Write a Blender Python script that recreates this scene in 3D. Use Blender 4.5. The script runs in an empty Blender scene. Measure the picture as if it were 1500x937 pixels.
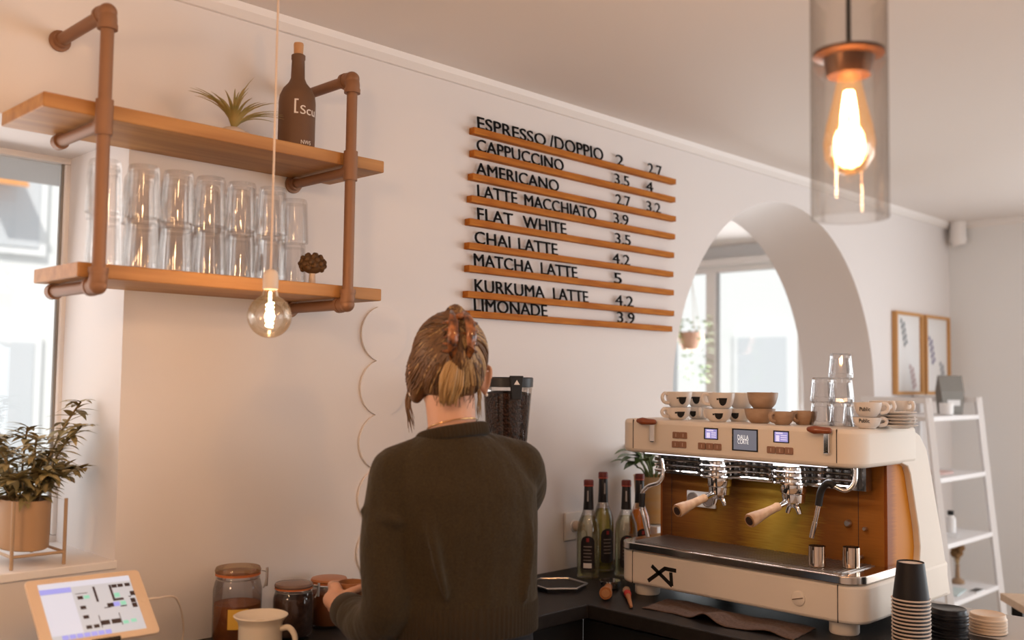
import bpy, bmesh, math, random
from mathutils import Vector, Matrix
random.seed(7)
S = bpy.context.scene
COL = S.collection
PI = math.pi

# ------------------------------------------------------------------ camera, world, lights, exposure
CAM = Vector((0, 0, 1.57)); WALL = 2.277; CT = .92; CEIL = 2.525
ROT = Matrix(((0.70422569, -0.050828, -0.70815443), (-0.70986121, -0.03245837, -0.70359329), (0.0127767, 0.99817983, -0.05893885)))
cd = bpy.data.cameras.new('camera'); cam = bpy.data.objects.new('camera', cd); COL.objects.link(cam)
cd.sensor_width = 36; cd.lens = 1442 / 1500 * 36; cd.clip_start = .02
cam.matrix_world = Matrix.Translation(CAM) @ ROT.to_4x4()
cd.dof.use_dof = True; cd.dof.focus_distance = 2.7; cd.dof.aperture_fstop = 2.0
S.camera = cam
S.view_settings.view_transform = 'Standard'; S.view_settings.look = 'None'
S.view_settings.gamma = 1; S.view_settings.use_curve_mapping = False; S.view_settings.exposure = 0.0
try:
    S.cycles.use_denoising = True
    S.cycles.max_bounces = 10; S.cycles.transparent_max_bounces = 40
    S.cycles.caustics_reflective = False; S.cycles.caustics_refractive = False
    S.cycles.sample_clamp_indirect = 6
except Exception: pass

w = bpy.data.worlds.new('daylight'); S.world = w; w.use_nodes = True
bg = w.node_tree.nodes['Background']; bg.inputs[0].default_value = (.93, .96, 1, 1); bg.inputs[1].default_value = .85

def area(name, loc, target, sx, sy, power, color):
    l = bpy.data.lights.new(name, 'AREA'); l.shape = 'RECTANGLE'; l.size = sx; l.size_y = sy; l.energy = power; l.color = color
    o = bpy.data.objects.new(name, l); COL.objects.link(o); o.location = loc
    o.rotation_euler = (Vector(target) - Vector(loc)).to_track_quat('-Z', 'Y').to_euler(); return o
def point(name, loc, power, color, r=.04):
    l = bpy.data.lights.new(name, 'POINT'); l.energy = power; l.color = color; l.shadow_soft_size = r
    o = bpy.data.objects.new(name, l); COL.objects.link(o); o.location = loc; return o
area('shopfront_daylight', (5.97, -.55, 1.35), (0, -.2, 1.3), 2.9, 1.9, 68, (.91, .965, 1))
area('back_window_daylight', (3.6, -2.75, 1.5), (3.4, 2, 1.5), 2.2, 1.6, 30, (.92, .97, 1))
sl = bpy.data.lights.new('sun', 'SUN'); sl.energy = 3.1; sl.angle = .03; sl.color = (1, .97, .92); so_ = bpy.data.objects.new('sun', sl); COL.objects.link(so_); so_.rotation_euler = Vector((.55, .62, -.75)).to_track_quat('-Z', 'Y').to_euler()
area('arch_room_daylight', (5.85, 3.75, 1.45), (3.6, 3.1, 1.1), 1.2, 1.1, 40, (.95, .98, 1))
area('side_window_daylight', (.45, 2.62, 1.63), (.6, 0, 1.2), .9, .9, 5, (1, .97, .95))
WARM = (1, .60, .31)
point('pendant_or_fill_glow', (.45, .95, 2.1), 13, WARM, .06)
point('pendant_or_fill_glow', (-.35, 1.25, 2.0), 9, WARM, .06)
point('pendant_or_fill_glow', (.02, 1.62, 1.45), 6.5, (1, .62, .36), .08)  # added warm fill without a lamp, turns the lower left wall orange

# ------------------------------------------------------------------ pixel helper (1500 x 937 frame) and builders
def ray(px, py): return ROT @ Vector((px - 750, -(py - 468.5), -1442)) / 1442
def at(px, py, axis, val):
    r = ray(px, py); return CAM + r * ((val - CAM[axis]) / r[axis])

def mat(name, col, rough=.5, metal=0, emit=None, es=0, bump=None, var=None, coat=0, sheen=0, spec=.35):
    m = bpy.data.materials.new(name); m.use_nodes = True; nt = m.node_tree; p = nt.nodes['Principled BSDF']
    p.inputs['Base Color'].default_value = (*col, 1); p.inputs['Roughness'].default_value = rough; p.inputs['Metallic'].default_value = metal
    p.inputs['Specular IOR Level'].default_value = spec
    if coat: p.inputs['Coat Weight'].default_value = coat; p.inputs['Coat Roughness'].default_value = .08
    if sheen: p.inputs['Sheen Weight'].default_value = sheen
    if emit: p.inputs['Emission Color'].default_value = (*emit, 1); p.inputs['Emission Strength'].default_value = es
    tc = nt.nodes.new('ShaderNodeTexCoord')
    if var:   # (scale vector, colour b, detail, contrast)
        mp = nt.nodes.new('ShaderNodeMapping'); mp.inputs['Scale'].default_value = var[0]; nt.links.new(tc.outputs['Object'], mp.inputs[0])
        n = nt.nodes.new('ShaderNodeTexNoise'); n.inputs['Scale'].default_value = 1; n.inputs['Detail'].default_value = var[2] if len(var) > 2 else 4
        nt.links.new(mp.outputs[0], n.inputs['Vector'])
        r = nt.nodes.new('ShaderNodeValToRGB'); r.color_ramp.elements[0].position = .33; r.color_ramp.elements[1].position = .68
        r.color_ramp.elements[0].color = (*col, 1); r.color_ramp.elements[1].color = (*var[1], 1)
        nt.links.new(n.outputs[0], r.inputs[0]); nt.links.new(r.outputs[0], p.inputs['Base Color'])
    if bump:  # (scale vector, strength, distance)
        mp = nt.nodes.new('ShaderNodeMapping'); mp.inputs['Scale'].default_value = bump[0]; nt.links.new(tc.outputs['Object'], mp.inputs[0])
        n = nt.nodes.new('ShaderNodeTexNoise'); n.inputs['Scale'].default_value = 1; n.inputs['Detail'].default_value = 3
        nt.links.new(mp.outputs[0], n.inputs['Vector'])
        b = nt.nodes.new('ShaderNodeBump'); b.inputs['Strength'].default_value = bump[1]; b.inputs['Distance'].default_value = bump[2]
        nt.links.new(n.outputs[0], b.inputs['Height']); nt.links.new(b.outputs[0], p.inputs['Normal'])
    return m
def glass(name, tint=(.96, .97, .97), edge=(.75, .75, .75), refl=.5, rough=.02, glow=None):
    m = bpy.data.materials.new(name); m.use_nodes = True; nt = m.node_tree; nt.nodes.remove(nt.nodes['Principled BSDF'])
    out = nt.nodes['Material Output']
    lw = nt.nodes.new('ShaderNodeLayerWeight'); lw.inputs[0].default_value = .35
    mx = nt.nodes.new('ShaderNodeMix'); mx.data_type = 'RGBA'; mx.inputs[6].default_value = (*tint, 1); mx.inputs[7].default_value = (*edge, 1)
    nt.links.new(lw.outputs['Facing'], mx.inputs[0])
    t = nt.nodes.new('ShaderNodeBsdfTransparent'); nt.links.new(mx.outputs[2], t.inputs[0])
    g = nt.nodes.new('ShaderNodeBsdfGlossy'); g.inputs['Roughness'].default_value = rough
    mu = nt.nodes.new('ShaderNodeMath'); mu.operation = 'MULTIPLY_ADD'; mu.inputs[1].default_value = refl; mu.inputs[2].default_value = .035
    nt.links.new(lw.outputs['Fresnel'], mu.inputs[0])
    ms = nt.nodes.new('ShaderNodeMixShader'); nt.links.new(mu.outputs[0], ms.inputs[0]); nt.links.new(t.outputs[0], ms.inputs[1]); nt.links.new(g.outputs[0], ms.inputs[2])
    last = ms
    if glow:
        e = nt.nodes.new('ShaderNodeEmission'); e.inputs[0].default_value = (*glow[0], 1); e.inputs[1].default_value = glow[1]
        a = nt.nodes.new('ShaderNodeAddShader'); nt.links.new(ms.outputs[0], a.inputs[0]); nt.links.new(e.outputs[0], a.inputs[1]); last = a
    nt.links.new(last.outputs[0], out.inputs[0]); return m

def nb(): return bmesh.new()
def box(bm, lo, hi, rot=None, about=None):
    c = [(a + b) / 2 for a, b in zip(lo, hi)]; s = [abs(b - a) for a, b in zip(lo, hi)]
    r = bmesh.ops.create_cube(bm, size=1)['verts']
    for v in r: v.co = Vector((v.co.x * s[0], v.co.y * s[1], v.co.z * s[2])) + Vector(c)
    if rot is not None:
        a = Vector(about if about is not None else c)
        for v in r: v.co = rot @ (v.co - a) + a
    return r
def prism(bm, pts, vec):
    a = [bm.verts.new(p) for p in pts]; b = [bm.verts.new(Vector(p) + Vector(vec)) for p in pts]; n = len(pts)
    bm.faces.new(a[::-1]); bm.faces.new(b)
    for i in range(n): bm.faces.new((a[i], a[(i + 1) % n], b[(i + 1) % n], b[i]))
    bmesh.ops.recalc_face_normals(bm, faces=bm.faces)
def rrect(x0, x1, y0, y1, radii, z, n=8):
    # radii: (x0y0, x1y0, x1y1, x0y1)
    cs = [(x0, y0, 1, 1, PI), (x1, y0, -1, 1, 1.5 * PI), (x1, y1, -1, -1, 0), (x0, y1, 1, -1, .5 * PI)]; out = []
    for (x, y, sx, sy, a0), r in zip(cs, radii):
        for i in range(n + 1):
            a = a0 + i / n * PI / 2; out.append((x + sx * r + r * math.cos(a), y + sy * r + r * math.sin(a), z))
    return out
def lathe(bm, prof, c=(0, 0, 0), seg=32, cap0=True, cap1=True, M=None, sx=1, sy=1):
    rings = []; c = Vector(c)
    for r, z in prof:
        ring = []
        for i in range(seg):
            a = 2 * PI * i / seg; p = Vector((r * math.cos(a) * sx, r * math.sin(a) * sy, z))
            if M: p = M @ p
            ring.append(bm.verts.new(p + c))
        rings.append(ring)
    for A, B in zip(rings, rings[1:]):
        for i in range(seg): bm.faces.new((A[i], A[(i + 1) % seg], B[(i + 1) % seg], B[i]))
    if cap0: bm.faces.new(rings[0][::-1])
    if cap1: bm.faces.new(rings[-1])
def smoothpath(pts, n=6):
    pts = [Vector(p) for p in pts]; out = []
    for i in range(len(pts) - 1):
        p0 = pts[max(i - 1, 0)]; p1 = pts[i]; p2 = pts[i + 1]; p3 = pts[min(i + 2, len(pts) - 1)]
        for k in range(n):
            t = k / n
            out.append(.5 * ((2 * p1) + (p2 - p0) * t + (2 * p0 - 5 * p1 + 4 * p2 - p3) * t * t + (3 * p1 - p0 - 3 * p2 + p3) * t ** 3))
    out.append(pts[-1]); return out
def tube(bm, pts, r, seg=10, smooth=0, cap=True, flat=1.0, up=(0, 0, 1), roundcap=False):
    pts = [Vector(p) for p in pts]
    rs = list(r) if isinstance(r, (list, tuple)) else [r] * len(pts)
    if smooth:
        n0 = len(pts); pts = smoothpath(pts, smooth); L = []
        for i in range(n0 - 1):
            for k in range(smooth): L.append(rs[i] + (rs[i + 1] - rs[i]) * k / smooth)
        L.append(rs[-1]); rs = L
    if roundcap:
        d0 = (pts[0] - pts[1]).normalized(); d1 = (pts[-1] - pts[-2]).normalized(); P = []; Q = []
        for k in (3, 2, 1): a = k / 3.3 * PI / 2; P.append(pts[0] + d0 * rs[0] * math.sin(a)); Q.append(rs[0] * math.cos(a))
        P += pts; Q += rs
        for k in (1, 2, 3): a = k / 3.3 * PI / 2; P.append(pts[-1] + d1 * rs[-1] * math.sin(a)); Q.append(rs[-1] * math.cos(a))
        pts, rs = P, Q
    rings = []; n = len(pts); ref = Vector(up)
    for i, p in enumerate(pts):
        d = (pts[min(i + 1, n - 1)] - pts[max(i - 1, 0)])
        if d.length < 1e-9: d = Vector((0, 0, 1))
        d.normalize()
        u = ref - d * ref.dot(d)
        if u.length < .05: u = Vector((1, .3, 0)) - d * Vector((1, .3, 0)).dot(d)
        u.normalize(); ref = u.copy() if abs(Vector(up).dot(d)) > .9 else ref
        v = d.cross(u)
        rings.append([bm.verts.new(p + (u * math.cos(2 * PI * k / seg) * flat + v * math.sin(2 * PI * k / seg)) * rs[i]) for k in range(seg)])
    for A, B in zip(rings, rings[1:]):
        for i in range(seg): bm.faces.new((A[i], A[(i + 1) % seg], B[(i + 1) % seg], B[i]))
    if cap: bm.faces.new(rings[0][::-1]); bm.faces.new(rings[-1])
def ell(bm, c, r, rot=None, seg=24, rings=16):
    v = bmesh.ops.create_uvsphere(bm, u_segments=seg, v_segments=rings, radius=1)['verts']
    for q in v:
        p = Vector((q.co.x * r[0], q.co.y * r[1], q.co.z * r[2]))
        if rot is not None: p = rot @ p
        q.co = p + Vector(c)
def leaf(bm, base, d, L, wd, droop=.3, n=6, fold=.15):
    d = Vector(d).normalized(); side = d.cross(Vector((0, 0, 1)))
    if side.length < .05: side = Vector((1, 0, 0))
    side.normalize(); p = Vector(base); prev = None
    for i in range(n + 1):
        t = i / n; ww = wd * math.sin(PI * min(.98, .08 + .92 * t) ** .8) * .5 if i < n else .0004
        up = side.cross(d).normalized()
        row = [bm.verts.new(p - side * ww + up * ww * fold), bm.verts.new(p), bm.verts.new(p + side * ww + up * ww * fold)]
        if prev:
            bm.faces.new((prev[0], prev[1], row[1], row[0])); bm.faces.new((prev[1], prev[2], row[2], row[1]))
        prev = row; p = p + d * (L / n); d = (d + Vector((0, 0, -1)) * droop / n).normalized()

def finish(name, me, m, parent=None, kind=None, smooth=True, bevel=0, bseg=3, angle=40):
    ms = m if isinstance(m, (list, tuple)) else [m]
    if not me.materials:
        for x in ms: me.materials.append(x)
    if smooth:
        me.polygons.foreach_set('use_smooth', [True] * len(me.polygons))
        try: me.set_sharp_from_angle(angle=math.radians(angle))
        except Exception: pass
    o = bpy.data.objects.new(name, me); COL.objects.link(o)
    if bevel:
        b = o.modifiers.new('bevel', 'BEVEL'); b.width = bevel; b.segments = bseg; b.limit_method = 'ANGLE'; b.angle_limit = math.radians(35)
    if parent: o.parent = parent
    if kind: o['kind'] = kind
    return o
def root_matrix(p):
    M = Matrix.Identity(4)
    while p is not None:
        M = p.matrix_basis @ M; p = p.parent
    return M
def obj(name, bm, m, parent=None, kind=None, smooth=True, bevel=0, local=False, bseg=3, angle=40):
    if parent is not None and not local: bmesh.ops.transform(bm, matrix=root_matrix(parent).inverted(), verts=bm.verts)
    me = bpy.data.meshes.new(name); bm.to_mesh(me); bm.free()
    return finish(name, me, m, parent, kind, smooth, bevel, bseg, angle)
def tag(o, label, cat, group=None):
    o['label'] = label; o['category'] = cat
    if group: o['group'] = group
    return o
def thing(name, label, cat, loc=(0, 0, 0), rz=0, group=None):
    o = bpy.data.objects.new(name, None); COL.objects.link(o); o.location = loc; o.rotation_euler = (0, 0, rz); o.empty_display_size = .05
    return tag(o, label, cat, group)
def dup(r, loc, rz, label, group=None):
    c = r.copy(); COL.objects.link(c); c.location = loc; c.rotation_euler = (0, 0, rz); c['label'] = label
    if group: c['group'] = group
    for ch in list(r.children):
        k = ch.copy(); COL.objects.link(k); k.parent = c
        for g in list(ch.children):
            q = g.copy(); COL.objects.link(q); q.parent = k
    return c
def text_mesh(txt, size=1, extrude=.002, align='LEFT', spacing=1.0):
    cu = bpy.data.curves.new('lettering', 'FONT'); cu.body = txt; cu.size = size; cu.extrude = extrude; cu.align_x = align; cu.space_character = spacing; cu.resolution_u = 4
    o = bpy.data.objects.new('lettering', cu); COL.objects.link(o)
    dg = bpy.context.evaluated_depsgraph_get(); me = bpy.data.meshes.new_from_object(o.evaluated_get(dg)); bpy.data.objects.remove(o); bpy.data.curves.remove(cu)
    return me
def place_text(name, txt, m, origin, xdir, ydir, width, height, thick, parent, bold=0):
    me = text_mesh(txt, 1, .1); vs = me.vertices
    xs = [v.co.x for v in vs]; ys = [v.co.y for v in vs]; x0, x1, y0, y1 = min(xs), max(xs), min(ys), max(ys)
    X = Vector(xdir).normalized(); Y = Vector(ydir).normalized(); N = X.cross(Y)
    inv = root_matrix(parent).inverted() if parent else Matrix.Identity(4)
    for v in vs:
        p = Vector(origin) + X * ((v.co.x - x0) / (x1 - x0) * width) + Y * ((v.co.y - y0) / (y1 - y0) * height) + N * (v.co.z / .1 * thick / 2)
        v.co = inv @ p
    return finish(name, me, m, parent, smooth=False)
def blob(bm, voxel, smooth=4, factor=.5):
    me = bpy.data.meshes.new('blob'); bm.to_mesh(me); bm.free(); o = bpy.data.objects.new('blob', me); COL.objects.link(o)
    r = o.modifiers.new('r', 'REMESH'); r.mode = 'VOXEL'; r.voxel_size = voxel
    if smooth: s = o.modifiers.new('s', 'SMOOTH'); s.iterations = smooth; s.factor = factor
    dg = bpy.context.evaluated_depsgraph_get(); out = bpy.data.meshes.new_from_object(o.evaluated_get(dg)); bpy.data.objects.remove(o); bpy.data.meshes.remove(me); return out
def boolean(bm, cutters):
    me = bpy.data.meshes.new('solid'); bm.to_mesh(me); bm.free(); o = bpy.data.objects.new('solid', me); COL.objects.link(o); cs = []
    for cb in cutters:
        cm = bpy.data.meshes.new('cut'); cb.to_mesh(cm); cb.free(); co = bpy.data.objects.new('cut', cm); COL.objects.link(co); cs.append(co)
        b = o.modifiers.new('b', 'BOOLEAN'); b.operation = 'DIFFERENCE'; b.solver = 'EXACT'; b.object = co
    dg = bpy.context.evaluated_depsgraph_get(); out = bpy.data.meshes.new_from_object(o.evaluated_get(dg))
    for x in cs + [o]: bpy.data.objects.remove(x)
    return out
ORD = ['first', 'second', 'third', 'fourth', 'fifth', 'sixth', 'seventh', 'eighth', 'ninth', 'tenth', 'eleventh', 'twelfth', 'thirteenth', 'fourteenth']

# ------------------------------------------------------------------ materials
WALLM = mat('wall_paint', (.79, .745, .73), .75, bump=((60, 60, 60), .05, .002))
CEILM = mat('ceiling_paint', (.82, .765, .735), .8)
TRIMM = mat('trim_paint', (.88, .84, .82), .5)
FLOORM = mat('floor_wood', (.42, .29, .18), .45, var=((3, 30, 3), (.52, .37, .24)))
WHITE = mat('white_lacquer', (.85, .83, .82), .35)
SHELFW = mat('shelf_wood', (.50, .25, .085), .5, var=((2.2, 34, 34), (.36, .16, .05)), bump=((4, 60, 60), .15, .002))
PIPE = mat('pipe_hazed', (.27, .135, .072), .5, .2, bump=((90, 90, 90), .1, .001))  # black pipes, the warm haze over them mixed into the colour
RAILW = mat('rail_oak', (.52, .19, .028), .7, var=((9, 90, 90), (.36, .105, .014)), spec=.15)
BLACK = mat('black_plastic', (.012, .011, .011), .4)
LETTER = mat('letter_black', (.008, .007, .007), .8, spec=.08)
COUNTER = mat('counter_black', (.016, .013, .012), .45, var=((40, 40, 40), (.024, .020, .018)), spec=.25)
CABM = mat('cabinet_black', (.016, .015, .015), .45)
LEDGE = mat('ledge_grey', (.50, .46, .43), .4)
CHROME = mat('chrome', (.82, .80, .78), .09, 1)
STEEL = mat('brushed_steel', (.62, .59, .56), .28, 1)
CREAM = mat('cream_enamel', (.86, .78, .69), .55, spec=.15)
DARKGAP = mat('dark_gap', (.03, .02, .018), .6)
GLASS = glass('clear_glass', (.985, .975, .965), (.80, .76, .73), .6)
PANE = glass('window_pane', (.97, .98, .98), (.9, .92, .92), .25)

# ------------------------------------------------------------------ the room
bm = nb(); box(bm, (-1.4, WALL, 0), (6.0, WALL + .40, CEIL))
c1 = nb(); box(c1, (-.05, WALL - .1, 1.136), (.995, WALL + .6, 2.13))
c2 = nb(); ax, az, ar = 4.08, 1.50, .89
pts = [(ax - ar, WALL - .1, -.1), (ax + ar, WALL - .1, -.1)] + [(ax + ar * math.cos(a), WALL - .1, az + ar * math.sin(a)) for a in [i / 40 * PI for i in range(41)]]
prism(c2, pts, (0, .7, 0))
finish('wall_main', boolean(bm, [c1, c2]), WALLM, kind='structure', smooth=True, angle=25)
bm = nb(); box(bm, (6.0, -2.8, 0), (6.3, 5.0, CEIL))
c1 = nb(); box(c1, (5.9, 3.25, .9), (6.4, 4.45, 2.38)); c2 = nb(); box(c2, (5.9, -2.05, .35), (6.4, .95, 2.35))
finish('wall_right', boolean(bm, [c1, c2]), mat('wall_paint_brightened', (.86, .86, .86), .75), kind='structure', smooth=False)  # missing cool light put into this wall's paler, more neutral colour
bm = nb(); box(bm, (2.6, 5.0, 0), (6.3, 5.2, CEIL)); obj('wall_arch_room_back', bm, WALLM, kind='structure', smooth=False)
bm = nb(); box(bm, (2.4, WALL + .4, 0), (2.6, 5.2, CEIL)); obj('wall_arch_room_left', bm, WALLM, kind='structure', smooth=False)
bm = nb(); box(bm, (-1.6, -2.8, 0), (-1.4, WALL + .4, CEIL)); obj('wall_left', bm, WALLM, kind='structure', smooth=False)
bm = nb(); box(bm, (-1.6, -3.0, 0), (6.3, -2.8, CEIL)); c1 = nb(); box(c1, (2.45, -3.2, .65), (4.75, -2.6, 2.35)); finish('wall_back', boolean(bm, [c1]), WALLM, kind='structure', smooth=False)
bm = nb(); box(bm, (-1.6, -3.0, CEIL), (6.3, 5.2, CEIL + .15)); obj('ceiling', bm, CEILM, kind='structure', smooth=False)
bm = nb(); box(bm, (-1.6, -3.0, -.15), (6.3, 5.2, 0)); obj('floor', bm, FLOORM, kind='structure', smooth=False)
# small cove along the top of the long wall
bm = nb(); prism(bm, [(-1.4, WALL, CEIL), (-1.4, WALL, CEIL - .035), (-1.4, WALL - .012, CEIL - .035), (-1.4, WALL - .03, CEIL - .018), (-1.4, WALL - .035, CEIL)], (7.4, 0, 0))
obj('trim_1', bm, TRIMM, kind='structure', smooth=False)
bm = nb(); prism(bm, [(6.0, -2.8, CEIL), (6.0, -2.8, CEIL - .035), (5.97, -2.8, CEIL - .018), (5.965, -2.8, CEIL)], (0, 2.8 + WALL - .04, 0))
obj('trim_2', bm, TRIMM, kind='structure', smooth=False)
bm = nb(); box(bm, (4.98, WALL - .015, 0), (6.0, WALL, .08)); obj('baseboard_main', bm, TRIMM, kind='structure', smooth=False)
bm = nb(); box(bm, (5.985, -2.8, 0), (6.0, WALL - .02, .08)); obj('baseboard_right', bm, TRIMM, kind='structure', smooth=False)

def window(name, lo, hi, axis, mull, mt):
    # lo/hi: opening corners (3-D), thin along axis; frame, panes and handle
    o = bpy.data.objects.new(name, None); COL.objects.link(o); o.location = [(a + b) / 2 for a, b in zip(lo, hi)]; o['kind'] = 'structure'
    h = 1 - axis; fw = .035
    def seg(a0, a1, z0, z1, dep0=lo[axis], dep1=hi[axis]):
        l = [0, 0, z0]; u = [0, 0, z1]; l[h], u[h] = a0, a1; l[axis], u[axis] = dep0, dep1; return l, u
    b = nb()
    for a0, a1, z0, z1 in ((lo[h], hi[h], lo[2], lo[2] + fw), (lo[h], hi[h], hi[2] - fw, hi[2]), (lo[h], lo[h] + fw, lo[2] + fw, hi[2] - fw), (hi[h] - fw, hi[h], lo[2] + fw, hi[2] - fw)):
        box(b, *seg(a0, a1, z0, z1))
    for m_ in mull: box(b, *seg(m_ - .04, m_ + .04, lo[2] + fw, hi[2] - fw))
    obj('window_frame', b, TRIMM, o, smooth=False, bevel=.004)
    mid = (lo[axis] + hi[axis]) / 2; ed = [lo[h] + fw] + [x for m_ in mull for x in (m_ - .04, m_ + .04)] + [hi[h] - fw]
    for i in range(0, len(ed), 2):
        b = nb(); box(b, *seg(ed[i], ed[i + 1], lo[2] + fw, hi[2] - fw, mid - .004, mid + .004)); obj('pane', b, PANE, o, smooth=False)
        b = nb()
        for a0, a1, z0, z1 in ((ed[i], ed[i] + .006, lo[2] + fw, hi[2] - fw), (ed[i + 1] - .006, ed[i + 1], lo[2] + fw, hi[2] - fw)):
            box(b, *seg(a0, a1, z0, z1, mid - .012, mid - .005))
        obj('gasket', b, mt, o, smooth=False)
    return o
GASK = mat('gasket_grey', (.30, .28, .26), .6)
window('window_1', (-.05, 2.63, 1.118), (1.018, 2.675, 2.15), 1, [.30], GASK)
window('window_2', (6.02, 3.25, .9), (6.09, 4.45, 2.38), 0, [3.97], GASK)
bm = nb(); box(bm, (-.05, WALL - .004, 1.118), (1.0, WALL, 1.137)); obj('trim_3', bm, TRIMM, kind='structure', smooth=False, bevel=.003)
bm = nb(); box(bm, (5.93, 3.1, 2.385), (6.0, 4.6, 2.43)); obj('trim_4', bm, TRIMM, kind='structure', smooth=False)

# outside: pale facades across the street
def facade(label, o_, ux, W_, H_, cols, rows, m):
    r = thing('building', label, 'building', o_); U = Vector(ux).normalized(); N = U.cross(Vector((0, 0, 1)))
    b = nb(); O = Vector(o_); prism(b, [O, O + U * W_, O + U * W_ + Vector((0, 0, H_)), O + Vector((0, 0, H_))], -N * .5); obj('facade', b, m, r, smooth=False)
    for i in range(cols):
        for j in range(rows):
            c = O + U * (W_ * (i + .5) / cols) + Vector((0, 0, H_ * (j + .3) / rows)); b = nb()
            prism(b, [c - U * .55 + N * .02, c + U * .55 + N * .02, c + U * .55 + N * .02 + Vector((0, 0, 1.7)), c - U * .55 + N * .02 + Vector((0, 0, 1.7))], N * .06)
            f = obj('window', b, FACW, r, smooth=False)
            b = nb(); prism(b, [c - U * .45 + N * .09 + Vector((0, 0, .1)), c + U * .45 + N * .09 + Vector((0, 0, .1)), c + U * .45 + N * .09 + Vector((0, 0, 1.6)), c - U * .45 + N * .09 + Vector((0, 0, 1.6))], N * .01)
            obj('pane', b, FACG, f, smooth=False)
    return r
FACM = mat('render_pale', (.90, .90, .88), .9); FACW = mat('facade_window', (.95, .95, .94), .6); FACG = mat('facade_glass', (.72, .74, .76), .4)
facade('pale rendered house seen through the left window', (0.5, 13.5, -3.2), (1, 0, 0), 10, 8.2, 4, 3, FACM)
facade('white house front seen through the window behind the arch', (14.5, 13, -3.2), (0, -1, 0), 9, 9, 3, 3, FACM)
bm = nb(); box(bm, (-6, 5.4, -3.4), (14.4, 13, -3.2)); obj('street_ground', bm, mat('asphalt_pale', (.4, .4, .4), .9), kind='structure', smooth=False)
q0 = at(-40, 262, 1, 13.4); q1 = at(24, 250, 1, 13.4)
bm = nb(); prism(bm, [(q0.x, 13.35, q1.z), (q1.x, 13.35, q1.z), (q1.x, 12.9, q1.z - .28), (q0.x, 12.9, q1.z - .28)], (0, .03, .05))
o = obj('awning', bm, mat('awning_orange', (.75, .34, .13), .8), smooth=False); tag(o, 'orange awning on the house across the street, seen through the left window', 'awning')

# ------------------------------------------------------------------ counters and cabinets
bm = nb(); prism(bm, [(-1.38, 1.875, .88), (2.21, 1.875, .88), (2.21, .35, .88), (2.70, .35, .88), (2.70, 1.125, .88), (3.0, 1.125, .88), (3.0, WALL - .002, .88), (-1.38, WALL - .002, .88)], (0, 0, .04))
o = obj('countertop', bm, COUNTER, smooth=False, bevel=.004); tag(o, 'black L-shaped countertop under the espresso machine and the jars', 'countertop')
bm = nb(); box(bm, (2.702, .35, .885), (3.01, 1.123, .92)); o = obj('bar_ledge', bm, LEDGE, smooth=False, bevel=.003); tag(o, 'light grey bar ledge along the guest side of the black counter', 'bar ledge')
def cabinet(label, lo, hi, axis, n):
    r = thing('base_cabinet', label, 'cabinet', ((lo[0] + hi[0]) / 2, (lo[1] + hi[1]) / 2, 0)); b = nb(); box(b, lo, hi); box(b, (lo[0] + .05, lo[1] + .05, 0), (hi[0] - .05, hi[1] - .02, lo[2])); obj('body', b, CABM, r, smooth=False)
    h = 1 - axis
    for i in range(n):
        a0 = lo[h] + (hi[h] - lo[h]) * i / n + .004; a1 = lo[h] + (hi[h] - lo[h]) * (i + 1) / n - .004
        l = [0, 0, lo[2] + .01]; u = [0, 0, hi[2] - .11]; l[h], u[h] = a0, a1; l[axis], u[axis] = lo[axis] - .019, lo[axis] - .001
        b = nb(); box(b, l, u); d = obj('door', b, CABM, r, smooth=False, bevel=.002)
        l2 = list(l); u2 = list(u); l2[2], u2[2] = hi[2] - .10, hi[2] - .01; b = nb(); box(b, l2, u2); obj('drawer', b, CABM, r, smooth=False, bevel=.002)
cabinet('black base cabinets along the wall below the jars', (-1.35, 1.93, .1), (2.24, WALL - .01, .878), 1, 5)
cabinet('black base cabinets below the espresso machine', (2.26, .4, .1), (2.98, 1.92, .878), 0, 3)

# ------------------------------------------------------------------ pipe shelf
r = thing('wall_shelf', 'two-tier wooden shelf on haze-tinted pipe brackets holding glasses', 'shelf', (1.135, WALL, 1.76))
for z in (2.10, 1.765):
    x0 = .71 if z > 2 else .79
    bm = nb(); box(bm, (x0, 2.032, z), (1.565, WALL - .002, z + .031)); obj('shelf_board', bm, SHELFW, r, smooth=False, bevel=.003)
py = 2.014
for x in (.825, 1.445):
    bm = nb(); tube(bm, [(x, py, 1.75), (x, py, 2.315)], .0135, 16); obj('upright_pipe', bm, PIPE, r)
    for z, yend in ((2.318, WALL), (2.083, WALL if x > 1 else 2.26), (1.748, WALL if x > 1 else 2.26)):
        bm = nb(); tube(bm, [(x, py, z), (x, yend - .001, z)], .0135 if z != 2.083 else .0125, 16); hp = obj('support_pipe', bm, PIPE, r)
        bm = nb(); lathe(bm, [(.0135, 0), (.024, 0), (.024, .006), (.0175, .008), (.0175, .022)] if yend == WALL else [(.0175, 0), (.0175, .02)], (x, yend - .001, z), 20, M=Matrix.Rotation(PI / 2, 3, 'X')); obj('flange', bm, PIPE, r)
        if z != 2.083:
            s = 1 if z < 2 else -1
            bm = nb(); pth = smoothpath([(x, py, z + s * .032), (x, py, z + s * .012), (x, py + .012, z), (x, py + .032, z)], 5)
            tube(bm, pth, .0185, 16); tube(bm, [(x, py, z + s * .026), (x, py, z + s * .037)], .0205, 16); tube(bm, [(x, py + .026, z), (x, py + .037, z)], .0205, 16); ell(bm, (x, py + .002, z), (.019, .019, .019)); obj('elbow', bm, PIPE, r)
        else:
            bm = nb(); tube(bm, [(x, py, z - .024), (x, py, z + .05)], .0178, 16); tube(bm, [(x, py, z), (x, py + .016, z)], .0178, 16); obj('tee', bm, PIPE, r)

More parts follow.
